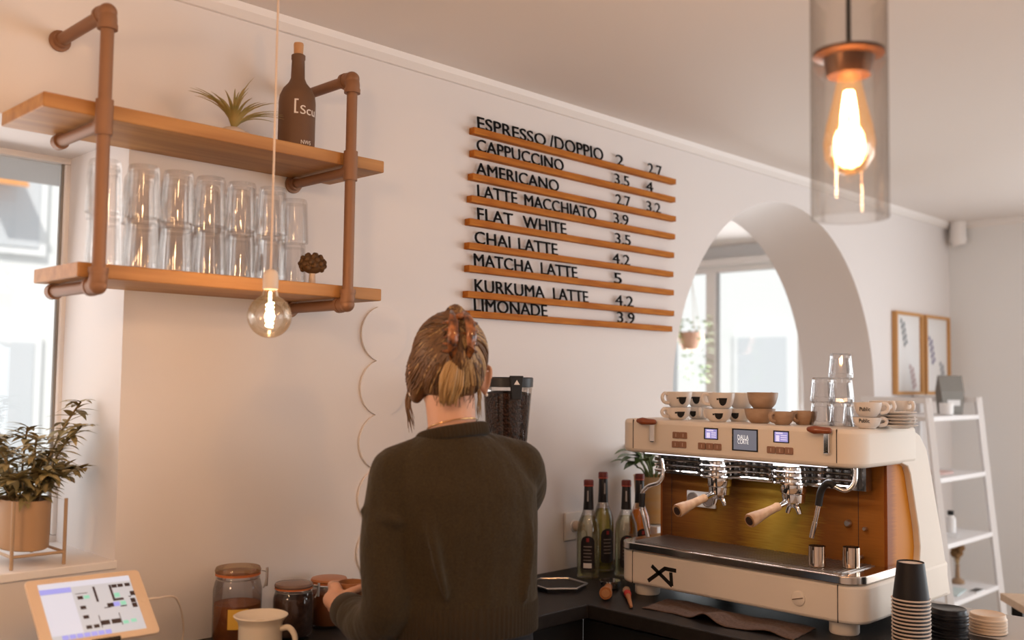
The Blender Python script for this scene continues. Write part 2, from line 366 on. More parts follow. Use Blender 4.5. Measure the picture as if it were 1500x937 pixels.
# tumblers, upside down in two tiers
def tumbler_mesh(R0, R1, H, seg=28):
    # mouth at z=0 (upside down), base at z=H
    bm = nb(); t = .0022
    lathe(bm, [(R0, 0), (R0 + .0004, .004), (R1 + .001, H - .008), (R1 - .002, H), (.0005, H - .002)], seg=seg, cap0=False)
    lathe(bm, [(R0, 0), (R0 - t, .001), (R1 - t, H - .012), (.0005, H - .010)], seg=seg, cap0=False)
    return bm
def tumbler(label, loc, group, proto=[None], R0=.038, R1=.0325, H=.113, rz=0):
    o = obj('tumbler', tumbler_mesh(R0, R1, H), SHG) if proto[0] is None else proto[0].copy()
    if proto[0] is None: proto[0] = o
    else: COL.objects.link(o)
    o.location = loc; o.rotation_euler = (0, 0, rz); return tag(o, label, 'glass', group)
SP = [None]; SHG = glass('tumbler_glass', (.992, .985, .98), (.975, .965, .955), .32)
for tier, z in (('lower', 1.797), ('upper', 1.9105)):
    for row, y, x0, n in (('front', 2.085, .862, 7), ('back', 2.19, .905, 7)):
        for i in range(n):
            if row == 'front' and i == 6: continue
            tumbler('upside-down clear tumbler, %s from left, %s row, %s tier on the pipe shelf' % (ORD[i], row, tier), (x0 + i * .0815, y + random.uniform(-.006, .006), z), 'tumblers on the pipe shelf', SP)

# air plant on a stone
p = at(342, 187, 1, 2.10); b0 = Vector((p.x, 2.10, 2.132))
r = thing('air_plant', 'spiky green air plant on a pale stone on the top shelf', 'plant', b0)
bm = nb(); ell(bm, b0 + Vector((0, 0, .012)), (.030, .024, .013)); ell(bm, b0 + Vector((.026, -.006, .009)), (.016, .014, .009)); obj('stone', bm, mat('stone_pale', (.55, .45, .38), .8, bump=((70, 70, 70), .5, .004)), r)
bm = nb()
for i in range(30):
    a = i * 2.4; el = .12 + 1.25 * ((i * .618) % 1); d = Vector((math.cos(a) * math.cos(el), math.sin(a) * math.cos(el), math.sin(el)))
    L = random.uniform(.105, .150); pts = []; q = b0 + Vector((0, 0, .024)) + d * .004; dd = (d + Vector((0, 0, .9))).normalized()
    for k in range(7): pts.append(q.copy()); q = q + dd * L / 6; dd = (dd + Vector((d.x, d.y, -.35)) * .33).normalized()
    tube(bm, pts, [.0048, .0045, .0039, .0032, .0024, .0015, .0005], 6, flat=.45)
obj('leaves', bm, mat('airplant_green', (.40, .29, .10), .6, var=((30, 30, 30), (.27, .24, .08))), r)
# dark bottle with cork
p = at(434, 206, 1, 2.12); b0 = Vector((p.x, 2.12, 2.132))
r = thing('bottle', 'tall dark haze-tinted bottle with cork stopper and white lettering on the top shelf', 'bottle', b0)
bm = nb(); lathe(bm, [(.040, 0), (.0445, .004), (.046, .02), (.046, .125), (.044, .142), (.036, .160), (.023, .175), (.0175, .188), (.0160, .235), (.0175, .237), (.0175, .247), (.015, .249), (.009, .249)], b0, 36); obj('body', bm, mat('bottle_hazed', (.15, .078, .042), .6), r)  # black bottle, browned to carry the haze in its colour
bm = nb(); lathe(bm, [(.0105, .246), (.0115, .249), (.0125, .276), (.0115, .279)], b0, 20); obj('cork', bm, mat('cork', (.55, .30, .15), .8, bump=((200, 200, 200), .4, .001)), r)
def wrap_text(name, txt, m, c, R, z, height, width, ang, parent, thick=.0008):
    me = text_mesh(txt, 1, .1); vs = me.vertices; xs = [v.co.x for v in vs]; ys = [v.co.y for v in vs]; x0, x1, y0, y1 = min(xs), max(xs), min(ys), max(ys); inv = root_matrix(parent).inverted()
    for v in vs:
        s = ((v.co.x - x0) / (x1 - x0) - .5) * width; a = ang + s / R; rr = R + (.0001 if v.co.z < 0 else thick)
        v.co = inv @ Vector((c[0] + rr * math.cos(a), c[1] + rr * math.sin(a), z + (v.co.y - y0) / (y1 - y0) * height))
    return finish(name, me, m, parent, smooth=False)
WHITEINK = mat('white_print', (.85, .80, .76), .6)
va = math.atan2(-b0.y, -b0.x)
wrap_text('lettering', '[', WHITEINK, b0, .046, b0.z + .088, .036, .010, va - .04, r, .001)
wrap_text('lettering', 'Scu', WHITEINK, b0, .046, b0.z + .087, .022, .046, va + .67, r)
wrap_text('lettering', 'NWS', WHITEINK, b0, .046, b0.z + .012, .010, .028, va + .55, r)
# bumpy brown figurine on the lower shelf
p = at(462, 412, 1, 2.055); b0 = Vector((p.x - .005, 2.062, 1.797))
r = thing('tree_figurine', 'small figurine with bumpy round brown crown at the right of the lower shelf', 'figurine', b0)
bm = nb(); tube(bm, [b0, b0 + Vector((0, 0, .03))], [.009, .007], 10); obj('trunk', bm, mat('figurine_pale', (.62, .48, .38), .6), r)
bm = nb(); ell(bm, b0 + Vector((0, 0, .048)), (.030, .028, .024))
for i in range(46):
    z = 1 - 2 * (i + .5) / 46; a = i * 2.39996
    if z > -.55: q = Vector((math.sqrt(1 - z * z) * math.cos(a) * .030, math.sqrt(1 - z * z) * math.sin(a) * .028, z * .024)); ell(bm, b0 + Vector((0, 0, .048)) + q, (.0068,) * 3, seg=10, rings=8)
obj('crown', bm, mat('figurine_brown', (.10, .050, .018), .7), r)

# ------------------------------------------------------------------ menu rails with letters
RAILS = [((695, 196.4), (990.6, 269), [('ESPRESSO', 700, 800), ('/DOPPIO', 806, 884), ('2', 903, 914), ('2.7', 950, 970)]),
 ((695, 227), (989.8, 297.4), [('CAPPUCCINO', 699, 826), ('3.5', 901, 922), ('4', 947, 957)]),
 ((692.8, 261.3), (990.6, 325.5), [('AMERICANO', 698, 819), ('2.7', 903, 924), ('3.2', 948, 968)]),
 ((691.2, 295), (989.4, 350.7), [('LATTE', 700, 758), ('MACCHIATO', 769, 874), ('3.9', 900, 921)]),
 ((688.4, 328.4), (987.9, 378), [('FLAT', 700, 752), ('WHITE', 767, 830), ('3.5', 902, 924)]),
 ((687.4, 365), (986.9, 404.9), [('CHAI', 696, 748), ('LATTE', 760, 817), ('4.2', 898, 923)]),
 ((687.4, 398), (987.5, 432), [('MATCHA', 695, 781), ('LATTE', 793, 846), ('5', 900, 911)]),
 ((685.3, 435.8), (987.9, 462.5), [('KURKUMA', 696, 798), ('LATTE', 811, 862), ('4.2', 902, 928)]),
 ((688, 464.3), (985.2, 485.6), [('LIMONADE', 695, 802), ('3.9', 905, 930)])]
for i, (L, R_, words) in enumerate(RAILS):
    yf = WALL - .026; a = at(*L, 1, yf); b = at(*R_, 1, yf); zb = (a.z + b.z) / 2
    r = thing('menu_rail', 'orange oak menu rail, %s from the top, spelling %s' % (ORD[i], ' '.join(q[0] for q in words if q[0][-1].isalpha()).replace('/', 'or ').lower()), 'menu rail', ((a.x + b.x) / 2, WALL, zb), 0, 'menu rails on the wall')
    bm = nb(); box(bm, (a.x, yf, zb), (b.x, WALL - .001, zb + .021)); obj('rail', bm, RAILW, r, smooth=False, bevel=.0015)
    for k, (txt, p0, p1) in enumerate(words):
        yl = WALL - .017
        def py_(px): return L[1] + (R_[1] - L[1]) * (px - L[0]) / (R_[0] - L[0]) - 10
        q0 = at(p0, py_(p0), 1, yl); q1 = at(p1, py_(p1), 1, yl)
        place_text('lettering' if txt[-1].isalpha() else 'price', txt, LETTER, (q0.x, yl, zb + .0205), (1, 0, 0), (0, .10, 1), q1.x - q0.x, (.041 if txt[-1].isalpha() else .040) * (1.12 if txt[0] == '/' else 1), .004, r)

# ------------------------------------------------------------------ scalloped wall panel, socket
bm = nb(); cx = 1.762; rr = .0816; lob = [1.692 - .1545 * k for k in range(5)]; out = []
for z in lob:
    for k in range(13): a = math.radians(108 + 144 * k / 12); out.append((cx + rr * math.cos(a), z + rr * math.sin(a)))
for z in lob[::-1]:
    for k in range(13): a = math.radians(-72 + 144 * k / 12); out.append((cx + rr * math.cos(a), z + rr * math.sin(a)))
prism(bm, [(x, WALL - .001, z) for x, z in out], (0, -.007, 0)); o = obj('scalloped_panel', bm, mat('panel_white', (.80, .75, .735), .7), smooth=False, bevel=.003); tag(o, 'white scallop-edged panel on the wall left of the person', 'wall panel')
pc = Vector((2.598, WALL, 1.063)); r = thing('wall_socket', 'white double wall socket behind the syrup bottles', 'socket', pc)
PLA = mat('socket_white', (.82, .76, .70), .4)
bm = nb(); box(bm, (pc.x - .045, WALL - .011, pc.z - .048), (pc.x + .045, WALL - .001, pc.z + .048)); obj('plate', bm, PLA, r, smooth=False, bevel=.004)
bm = nb(); lathe(bm, [(.021, 0), (.019, -.004)], (pc.x, WALL - .011, pc.z), 24, M=Matrix.Rotation(-PI / 2, 3, 'X')); obj('outlet', bm, PLA, r)
r = thing('power_plug', 'pale round plug with cord hanging from the wall socket', 'plug', (pc.x + .005, WALL - .02, pc.z))
bm = nb(); lathe(bm, [(.018, 0), (.018, .022), (.010, .034)], (pc.x + .005, WALL - .0152, pc.z), 20, M=Matrix.Rotation(PI / 2, 3, 'X')); obj('plug', bm, mat('plug_cream', (.70, .55, .42), .5), r)
bm = nb(); tube(bm, [(pc.x + .005, WALL - .048, pc.z), (pc.x + .01, WALL - .06, pc.z - .02), (pc.x + .03, WALL - .05, pc.z - .09), (pc.x + .02, WALL - .03, CT + .005), (pc.x + .08, WALL - .02, CT + .005)], .0035, 8, smooth=6); obj('cord', bm, PLA, r)

# ------------------------------------------------------------------ pendant lamps
def coil(bm, c, R, H, turns, r):
    n = turns * 12; tube(bm, [(c[0] + R * math.cos(2 * PI * i / 12), c[1] + R * math.sin(2 * PI * i / 12), c[2] - H / 2 + H * i / n) for i in range(n + 1)], r, 6)
FIL = mat('filament_glow', (1, .7, .4), .5, emit=(1, .72, .38), es=30)
BRASS = mat('brass_socket', (.45, .25, .10), .35, .9)
pc = CAM + ray(1245, 320) * 1.6
r = thing('pendant_lamp', 'pendant lamp with smoky glass cylinder and glowing filament bulb', 'pendant lamp', (pc.x, pc.y, CEIL))
bm = nb(); lathe(bm, [(.0585, .0005), (.0600, 0), (.061, .001), (.061, .40), (.0595, .401)], pc, 48, cap0=False, cap1=False)
obj('glass_cylinder', bm, glass('smoky_glass', (.90, .875, .85), (.60, .55, .50), .4), r)
zs = pc.z + .235
bm = nb(); lathe(bm, [(.034, .0), (.036, .004), (.040, .030), (.0565, .034), (.0565, .040), (.040, .043), (.012, .046)], (pc.x, pc.y, zs), 32); hold = obj('lamp_holder', bm, mat('holder_bronze', (.13, .06, .03), .35, .6), r)
bm = nb(); tube(bm, [(pc.x, pc.y, zs + .045), (pc.x, pc.y, CEIL - .02)], .004, 8); obj('cable', bm, BLACK, r)
bm = nb(); lathe(bm, [(.05, -.001), (.05, -.022), (.012, -.026)], (pc.x, pc.y, CEIL), 28); obj('ceiling_rose', bm, BLACK, r)
bm = nb(); lathe(bm, [(.017, 0), (.019, -.012), (.026, -.045), (.036, -.085), (.041, -.115), (.038, -.140), (.026, -.158), (.010, -.166), (.001, -.167)], (pc.x, pc.y, zs + .004), 36, cap0=False)
bulb = obj('bulb', bm, glass('amber_bulb', (1, .86, .68), (.85, .50, .22), .4, glow=((1, .50, .17), .28)), r)
bm = nb()
for k in range(6):
    a = k * PI / 3; c_, s_ = math.cos(a), math.sin(a); tube(bm, [(pc.x + .006 * c_, pc.y + .006 * s_, zs - .025), (pc.x + .012 * c_, pc.y + .012 * s_, zs - .08), (pc.x + .005 * c_, pc.y + .005 * s_, zs - .135)], .0022, 6, smooth=4)
obj('filament', bm, FIL, bulb)
pl = point('pendant_or_fill_glow', (pc.x, pc.y, zs - .10), 13, WARM, .03)
# clear globe bulb in front of the shelf
bc = CAM + ray(395, 463) * 2.12
r = thing('globe_bulb_lamp', 'clear globe bulb hanging on a thin pale cable in front of the shelf', 'pendant lamp', (bc.x, bc.y, CEIL))
bm = nb(); prof = [(.047 * math.sin(a), -.047 * math.cos(a)) for a in [PI * (.01 + .86 * k / 16) for k in range(17)]]
lathe(bm, prof + [(.0165, .052), (.0150, .060)], bc, 36, cap0=False, cap1=False); gb = obj('bulb', bm, glass('clear_bulb', (.99, .96, .92), (.72, .60, .48), .6, glow=((1, .55, .22), .05)), r)
bm = nb(); coil(bm, (bc.x, bc.y, bc.z + .003), .007, .052, 6, .0022); tube(bm, [(bc.x, bc.y, bc.z + .028), (bc.x, bc.y, bc.z + .052)], .003, 6); obj('filament', bm, FIL, gb)
bm = nb(); lathe(bm, [(.0160, .058), (.0165, .060), (.0165, .088), (.012, .098), (.004, .102)], bc, 24); obj('socket', bm, mat('socket_pale', (.72, .60, .50), .4), r)
bm = nb(); tube(bm, [(bc.x, bc.y, bc.z + .10), (bc.x, bc.y, CEIL - .012)], .0024, 8); obj('cable', bm, mat('cable_pale', (.70, .56, .46), .6), r)
bm = nb(); lathe(bm, [(.045, -.001), (.045, -.016), (.008, -.02)], (bc.x, bc.y, CEIL), 28); obj('ceiling_rose', bm, mat('rose_white', (.72, .62, .54), .5), r)
point('globe_glow', (bc.x, bc.y, bc.z), 1.6, WARM, .012)

# ------------------------------------------------------------------ plant stand on the window sill
r = thing('potted_plant', 'leafy plant in tan pot on a thin-legged stand on the window sill', 'plant', (.835, 2.40, 1.137))
cxp, cyp = .835, 2.405
bm = nb()
for dx, dy in ((-.056, -.10), (.056, -.10), (-.056, .10), (.056, .10)): tube(bm, [(cxp + dx, cyp + dy, 1.1375), (cxp + dx, cyp + dy, 1.285)], .004, 8)
for dy in (-.10, .10): tube(bm, [(cxp - .056, cyp + dy, 1.165), (cxp + .056, cyp + dy, 1.165)], .0035, 8)
for dx in (-.056, .056): tube(bm, [(cxp + dx, cyp - .10, 1.165), (cxp + dx, cyp + .10, 1.165)], .0035, 8)
obj('stand', bm, mat('stand_tan', (.45, .30, .18), .5, .3), r)
bm = nb(); lathe(bm, [(.046, 0), (.050, .003), (.052, .112), (.049, .112), (.047, .10), (.002, .10)], (cxp, cyp, 1.169), 32, sy=1.7); obj('pot', bm, mat('pot_tan', (.42, .25, .13), .6), r)
bm = nb(); bs = nb()
for i in range(17):
    a = i * 2.4; s0 = Vector((cxp + .02 * math.cos(a), cyp + .05 * math.sin(a), 1.27)); top = s0 + Vector((.10 * math.cos(a), .055 * math.sin(a), random.uniform(.06, .19) if i else .23))
    top.y = min(top.y, 2.52); P_ = smoothpath([s0, (s0 + top) / 2 + Vector((0, 0, .03)), top], 6); tube(bs, P_, .0025, 6)
    for j, q in enumerate(P_[2:]):
        for k in range(4):
            aa = random.uniform(0, 2 * PI); leaf(bm, q, (math.cos(aa), math.sin(aa) * .7, random.uniform(-.2, .6)), random.uniform(.035, .058), random.uniform(.014, .022), random.uniform(.3, 1.2), 5)
obj('stems', bs, mat('stem_olive', (.25, .18, .08), .7), r); obj('leaves', bm, mat('leaf_olive', (.26, .21, .085), .55, var=((25, 25, 25), (.38, .29, .13))), r)

# ------------------------------------------------------------------ tablet on stand
tl = Vector((.742, 2.12, 1.147)); tr = Vector((.980, 2.12, 1.141)); br = Vector((.974, 2.00, 1.031)); X = (tr - tl).normalized(); Y = (tl + (tr - tl) - br); Y = (Y - X * Y.dot(X)).normalized(); N = X.cross(Y)
Wt, Ht = .238, .166; O = tr - X * Wt - Y * Ht
r = thing('tablet', 'white tablet on a dark stand showing a floor plan with table icons', 'tablet', ((tl.x + tr.x) / 2, 2.06, CT + .001))
def onT(u, v, h=0): return O + X * u * Wt + Y * v * Ht + N * h
def slab(bm, u0, v0, u1, v1, h0, h1): prism(bm, [onT(u0, v0, h0), onT(u1, v0, h0), onT(u1, v1, h0), onT(u0, v1, h0)], N * (h1 - h0))
bm = nb(); cs = []
for (cu, cv, a0) in ((.04, .06, PI), (.96, .06, 1.5 * PI), (.96, .94, 0), (.04, .94, PI / 2)):
    for k in range(6): a = a0 + k / 5 * PI / 2; cs.append(onT(cu + .04 * math.cos(a), cv + .06 * math.sin(a)))
prism(bm, cs, N * -.0075); obj('case', bm, mat('tablet_gold', (.74, .56, .40), .35, .1), r, smooth=False, bevel=.0015)
SCR = mat('screen_grey', (.3, .3, .3), .3, emit=(.60, .62, .68), es=.62); SCRW = mat('screen_white', (.3, .3, .3), .3, emit=(.70, .72, .85), es=.7); SCRP = mat('screen_violet', (.1, .1, .2), .3, emit=(.36, .35, .80), es=.9); SCRB = mat('screen_dark', (.05, .03, .03), .3); SCRG = mat('screen_green', (.1, .2, .15), .3, emit=(.28, .62, .45), es=.9)
sx = lambda u: .095 + .795 * u; sy = lambda v: .09 + .83 * v
def sr(bm, u0, v0, u1, v1, h=.0004): slab(bm, sx(u0), sy(v0), sx(u1), sy(v1), h, h + .0002)
bm = nb(); sr(bm, 0, 0, 1, 1, .0001); s_ = obj('screen', bm, SCR, r, smooth=False)
bm = nb(); sr(bm, 0, .9, 1, 1); sr(bm, 0, .08, .33, .80); obj('panel', bm, SCRW, s_, smooth=False)
bm = nb(); sr(bm, 0, .81, .33, .9); obj('banner', bm, SCRP, s_, smooth=False)
for k in range(7): bm = nb(); sr(bm, .10 + .075 * k, .0, .165 + .075 * k, .075); obj('tab', bm, SCRP, s_, smooth=False)
bm = nb()
for u0, v0, u1, v1 in ((.37, .66, .43, .72), (.37, .48, .43, .54), (.37, .31, .43, .37), (.37, .13, .43, .19), (.45, .13, .51, .19), (.53, .16, .63, .24), (.65, .16, .75, .24), (.53, .12, .538, .34), (.752, .12, .76, .34), (.56, .58, .585, .86), (.74, .58, .765, .86), (.74, .56, .86, .60), (.77, .80, .83, .86), (.84, .80, .90, .86), (.92, .80, .98, .86), (.36, .76, .49, .77), (.66, .46, .73, .53), (.62, .45, .69, .465), (.80, .44, .87, .46), (.95, .62, 1.0, .70), (.93, .40, .985, .48), (.93, .49, .985, .57), (.92, .60, .95, .615)):
    b_ = nb(); sr(b_, u0, v0, u1, v1); obj('table_icon', b_, SCRB, s_, smooth=False)
bm.free()
bm = nb()
for u0, v0, u1, v1 in ((.44, .66, .50, .72), (.77, .62, .83, .70), (.81, .47, .87, .54), (.77, .13, .83, .19), (.86, .14, .92, .20)): b_ = nb(); sr(b_, u0, v0, u1, v1); obj('free_icon', b_, SCRG, s_, smooth=False)
bm.free()
bm = nb(); sr(bm, .73, .46, .80, .54); obj('chosen_icon', bm, SCRP, s_, smooth=False)
bm = nb(); c_ = onT(.945, .52, .0002); tube(bm, [c_, c_ + N * .0006], .006, 20); obj('home_button', bm, mat('button_pale', (.75, .58, .42), .4), r)
bm = nb(); a = onT(.5, .25, -.009); tube(bm, [a, a - N * .02, (a.x, a.y + .02, 1.0), (a.x, a.y + .01, CT + .012)], .012, 12, smooth=5); lathe(bm, [(.06, .001), (.06, .009), (.055, .012), (.01, .014)], (a.x, a.y + .01, CT), 28)
slab(bm, .38, -.05, .62, -.005, -.010, .012); slab(bm, .38, -.05, .62, .05, -.016, -.0085); obj('stand', bm, BLACK, r, smooth=False)
bm = nb(); a = onT(1.0, .53, -.004); tube(bm, [a + X * .001, a + X * .02, (1.06, 2.10, 1.07), (1.10, 2.14, 1.00), (1.10, 2.15, .95), (1.09, 2.17, CT + .004), (1.02, 2.25, CT + .004)], .0022, 8, smooth=6)
o = obj('charging_cable', bm, mat('cable_white', (.75, .62, .5), .5)); tag(o, 'thin white charging cable curving from the right edge of the tablet', 'cable')

# ------------------------------------------------------------------ jars and mug on the left counter
RUB = mat('rubber_orange', (.55, .16, .05), .6)
def clip_jar(label, c, R, H, content, fill, lidm, lab=False):
    r = thing('clip_top_jar', label, 'jar', c); c = Vector(c)
    bm = nb(); lathe(bm, [(R * .9, .001), (R, .012), (R, H * .70), (R * .93, H * .80), (R * .84, H * .86), (R * .84, H * .885)], c, 36, cap1=False); obj('body', bm, GLASS, r)
    bm = nb(); lathe(bm, [(R * .86, .008), (R * .95, .016), (R * .95, H * fill), (.001, H * fill + .003)], c, 32); obj('contents', bm, content, r)
    bm = nb(); lathe(bm, [(R * .85, H * .886), (R * .93, H * .888), (R * .93, H * .915), (R * .85, H * .918)], c, 32); obj('seal', bm, RUB, r)
    bm = nb(); lathe(bm, [(R * .85, H * .919), (R * .93, H * .92), (R * .95, H * .95), (R * .90, H * .985), (R * .6, H), (.001, H)], c, 36); obj('lid', bm, lidm, r)
    d = Vector((c.x, c.y, 0)); d = Vector((d.y, -d.x, 0)).normalized(); q = c + d * R * .97
    bm = nb(); tube(bm, [q + Vector((0, 0, H * .93)), q + d * .012 + Vector((0, 0, H * .90)), q + d * .010 + Vector((0, 0, H * .78)), q + d * .004 + Vector((0, 0, H * .70))], .0022, 8, smooth=4)
    tube(bm, [q + d * .013 + Vector((0, 0, H * .96)), q + d * .012 + Vector((0, 0, H * .72))], .0032, 8)
    n = 40; tube(bm, [c + Vector((math.cos(2 * PI * k / n) * R * .885, math.sin(2 * PI * k / n) * R * .885, H * .845)) for k in range(n + 1)], .0017, 6, cap=False); obj('wire_clip', bm, STEEL, r)
    if lab:
        bm = nb(); va = math.atan2(-c.y, -c.x); w_ = .42
        for k in range(12):
            a0 = va + .05 - w_ + 2 * w_ * k / 12; a1 = va + .05 - w_ + 2 * w_ * (k + 1) / 12; Q = R + .0008
            f = [(c.x + Q * math.cos(t), c.y + Q * math.sin(t), c.z + z) for t, z in ((a0, .045), (a1, .045), (a1, .092), (a0, .092))]; bm.faces.new([bm.verts.new(v) for v in f])
        bmesh.ops.remove_doubles(bm, verts=bm.verts, dist=1e-5); lb = obj('label', bm, mat('label_yellow', (.72, .42, .06), .6), r)
        bm = nb()
        for k in range(6):
            a0 = va + .10 - .12 + .24 * k / 6; a1 = a0 + .04; Q = R + .0012; f = [(c.x + Q * math.cos(t), c.y + Q * math.sin(t), c.z + z) for t, z in ((a0, .071), (a1, .071), (a1, .075), (a0, .075))]; bm.faces.new([bm.verts.new(v) for v in f])
        obj('print', bm, BLACK, lb)
BROWN = mat('jar_honey', (.36, .12, .03), .5, var=((40, 40, 40), (.24, .07, .02))); DARKC = mat('jar_dark', (.06, .03, .02), .6, var=((90, 90, 90), (.09, .045, .03)))
clip_jar('large glass clip-top jar with orange seal and yellow label', (1.262, 2.185, CT), .058, .185, BROWN, .52, glass('lid_glass', (.92, .80, .62), (.6, .42, .25), .5), True)
clip_jar('smaller dark-filled clip-top jar right of the yellow-labelled jar', (1.392, 2.14, CT), .050, .135, DARKC, .74, mat('lid_dark', (.20, .12, .09), .25))
clip_jar('orange-lidded clip-top jar beside the hand of the person', (1.522, 2.175, CT), .050, .125, mat('jar_amber', (.30, .10, .035), .5), .7, mat('lid_orange', (.42, .15, .05), .3))
mc = at(382, 905, 1, 1.975); c = Vector((mc.x, 1.975, CT)); r = thing('mug', 'large cream enamel mug with a flared rim in front of the jars', 'mug', c)
MUG = mat('mug_cream', (.70, .60, .47), .3, coat=.3)
bm = nb(); lathe(bm, [(.040, .001), (.046, .004), (.048, .012), (.048, .092), (.050, .100), (.058, .110), (.060, .113), (.057, .1145), (.045, .108), (.012, .100), (.011, .094), (.001, .094)], c, 48); obj('body', bm, MUG, r)
bm = nb(); lathe(bm, [(.0108, .0955), (.001, .0958)], c, 20, cap0=False); obj('opening', bm, BLACK, r)
d = Vector((c.y, -c.x, 0)).normalized() * .9 + Vector((-c.x, -c.y, 0)).normalized() * .35; d.normalize(); bm = nb()
tube(bm, [c + d * .046 + Vector((0, 0, .085)), c + d * .066 + Vector((0, 0, .088)), c + d * .080 + Vector((0, 0, .070)), c + d * .078 + Vector((0, 0, .045)), c + d * .062 + Vector((0, 0, .028)), c + d * .046 + Vector((0, 0, .026))], .0065, 12, smooth=5); obj('handle', bm, MUG, r)

# ------------------------------------------------------------------ grinder
gc = Vector((2.093, 2.095, CT)); r = thing('coffee_grinder', 'coffee grinder with a bean-filled clear hopper behind the person', 'grinder', gc)
bm = nb(); prism(bm, rrect(gc.x - .105, gc.x + .050, gc.y - .10, gc.y + .11, (.03,) * 4, CT + .002), (0, 0, .39)); obj('body', bm, mat('grinder_black', (.03, .03, .03), .3), r, smooth=False, bevel=.01)
bm = nb(); lathe(bm, [(.045, .392), (.05, .40), (.052, .432), (.058, .444)], gc, 36); obj('collar', bm, BLACK, r)
bm = nb(); lathe(bm, [(.058, .445), (.062, .47), (.074, .622)], gc, 40, cap0=False, cap1=False); obj('hopper', bm, glass('hopper_glass', (.97, .95, .93), (.75, .68, .62), .5), r)
BEAN = mat('coffee_beans', (.045, .016, .010), .35); nt = BEAN.node_tree; v = nt.nodes.new('ShaderNodeTexVoronoi'); v.inputs['Scale'].default_value = 130; tcn = nt.nodes.new('ShaderNodeTexCoord'); nt.links.new(tcn.outputs['Object'], v.inputs['Vector'])
rp = nt.nodes.new('ShaderNodeValToRGB'); rp.color_ramp.elements[0].color = (.085, .030, .016, 1); rp.color_ramp.elements[1].color = (.008, .003, .003, 1); rp.color_ramp.elements[1].position = .75; nt.links.new(v.outputs['Distance'], rp.inputs[0]); nt.links.new(rp.outputs[0], nt.nodes['Principled BSDF'].inputs['Base Color'])
bpn = nt.nodes.new('ShaderNodeBump'); bpn.invert = True; bpn.inputs['Distance'].default_value = .004; nt.links.new(v.outputs['Distance'], bpn.inputs['Height']); nt.links.new(bpn.outputs[0], nt.nodes['Principled BSDF'].inputs['Normal'])
bm = nb(); lathe(bm, [(.052, .446), (.060, .47), (.070, .605), (.040, .612), (.001, .612)], gc, 36); o = obj('coffee_beans', bm, BEAN, r); o['kind'] = 'stuff'
bm = nb(); lathe(bm, [(.074, .623), (.0765, .624), (.0775, .650), (.074, .653), (.001, .653)], gc, 40); obj('lid', bm, mat('lid_black', (.03, .03, .032), .35), r)
va = math.atan2(-gc.y, -gc.x) + .32; e = Vector((math.cos(va), math.sin(va), 0)); s = Vector((-e.y, e.x, 0)); q = gc + e * .0782
bm = nb(); prism(bm, [q - s * .021 + Vector((0, 0, .657)), q + s * .021 + Vector((0, 0, .657)), q + s * .014 + Vector((0, 0, .588)), q - s * .014 + Vector((0, 0, .588))], e * .008); tg = obj('lid_tab', bm, BLACK, r, smooth=False, bevel=.002)
bm = nb(); f = [q + e * .0085 - s * .009 + Vector((0, 0, .631)), q + e * .0085 + s * .009 + Vector((0, 0, .631)), q + e * .0085 + Vector((0, 0, .645))]; prism(bm, f, e * .0004); obj('emblem', bm, WHITEINK, tg, smooth=False)

# ------------------------------------------------------------------ espresso machine
MX, Y0, Y1 = 2.405, 1.14, 1.925
m_ = thing('espresso_machine', 'cream two-group espresso machine with sunburst wood panels', 'espresso machine', (2.69, 1.53, CT))
bm = nb(); prism(bm, rrect(MX, 2.975, Y0, Y1, (.06, .02, .02, .06), .955), (0, 0, .100)); base = obj('base', bm, CREAM, m_, smooth=True, bevel=.010, angle=30)
for y in (1.203, 1.862): bm = nb(); box(bm, (MX - .0006, y - .0012, .957), (MX + .002, y + .0012, 1.053)); obj('seam', bm, DARKGAP, base, smooth=False)
for x in (2.465, 2.90):
    for y in (1.215, 1.85): bm = nb(); lathe(bm, [(.036, .0005), (.038, .004), (.038, .030), (.034, .0348)], (x, y, CT), 28); obj('foot', bm, CREAM, m_)
kp = at(1170, 876, 0, MX); bm = nb(); lathe(bm, [(.019, 0), (.019, .004), (.0165, .006)], kp, 32, M=Matrix.Rotation(-PI / 2, 3, 'Y')); kn = obj('drain_knob', bm, CREAM, base)
bm = nb(); box(bm, (MX - .0075, kp.y - .016, kp.z - .0012), (MX - .0058, kp.y + .016, kp.z + .0012), Matrix.Rotation(-.25, 3, 'X')); obj('slot', bm, mat('slot_shadow', (.25, .17, .12), .6), kn, smooth=False)
def stroke(bm, p, q, wd, plane=MX, t=.0006):
    a = at(*p, 0, plane); b = at(*q, 0, plane); d = (b - a).normalized(); n = Vector((1, 0, 0)).cross(d) * wd / 2; prism(bm, [a - n, b - n, b + n, a + n], (-t, 0, 0))
bm = nb()
for p, q in (((954.6, 828.3), (984.6, 858)), ((949.4, 850.3), (974.5, 832.0)), ((973, 832.2), (990.6, 835.8)), ((982.6, 838.0), (984, 858))): stroke(bm, p, q, .0115)
obj('emblem', bm, BLACK, base, smooth=False)
# drip tray
bm = nb(); prism(bm, rrect(MX - .006, 2.70, Y0 + .004, Y1 - .004, (.055, .01, .01, .055), 1.0555), (0, 0, .0225)); tray = obj('drip_tray', bm, mat('tray_chrome', (.70, .62, .55), .16, 1), m_, bevel=.003, angle=30)
bm = nb(); prism(bm, rrect(MX + .012, 2.597, 1.19, 1.875, (.03, .005, .005, .03), 1.0785), (0, 0, .0012))
for k in range(60): y = 1.20 + k * .0112; box(bm, (MX + .018, y, 1.080), (2.592, y + .0055, 1.0816))
obj('grille', bm, mat('grille_steel', (.50, .46, .43), .33, 1), tray, smooth=False)
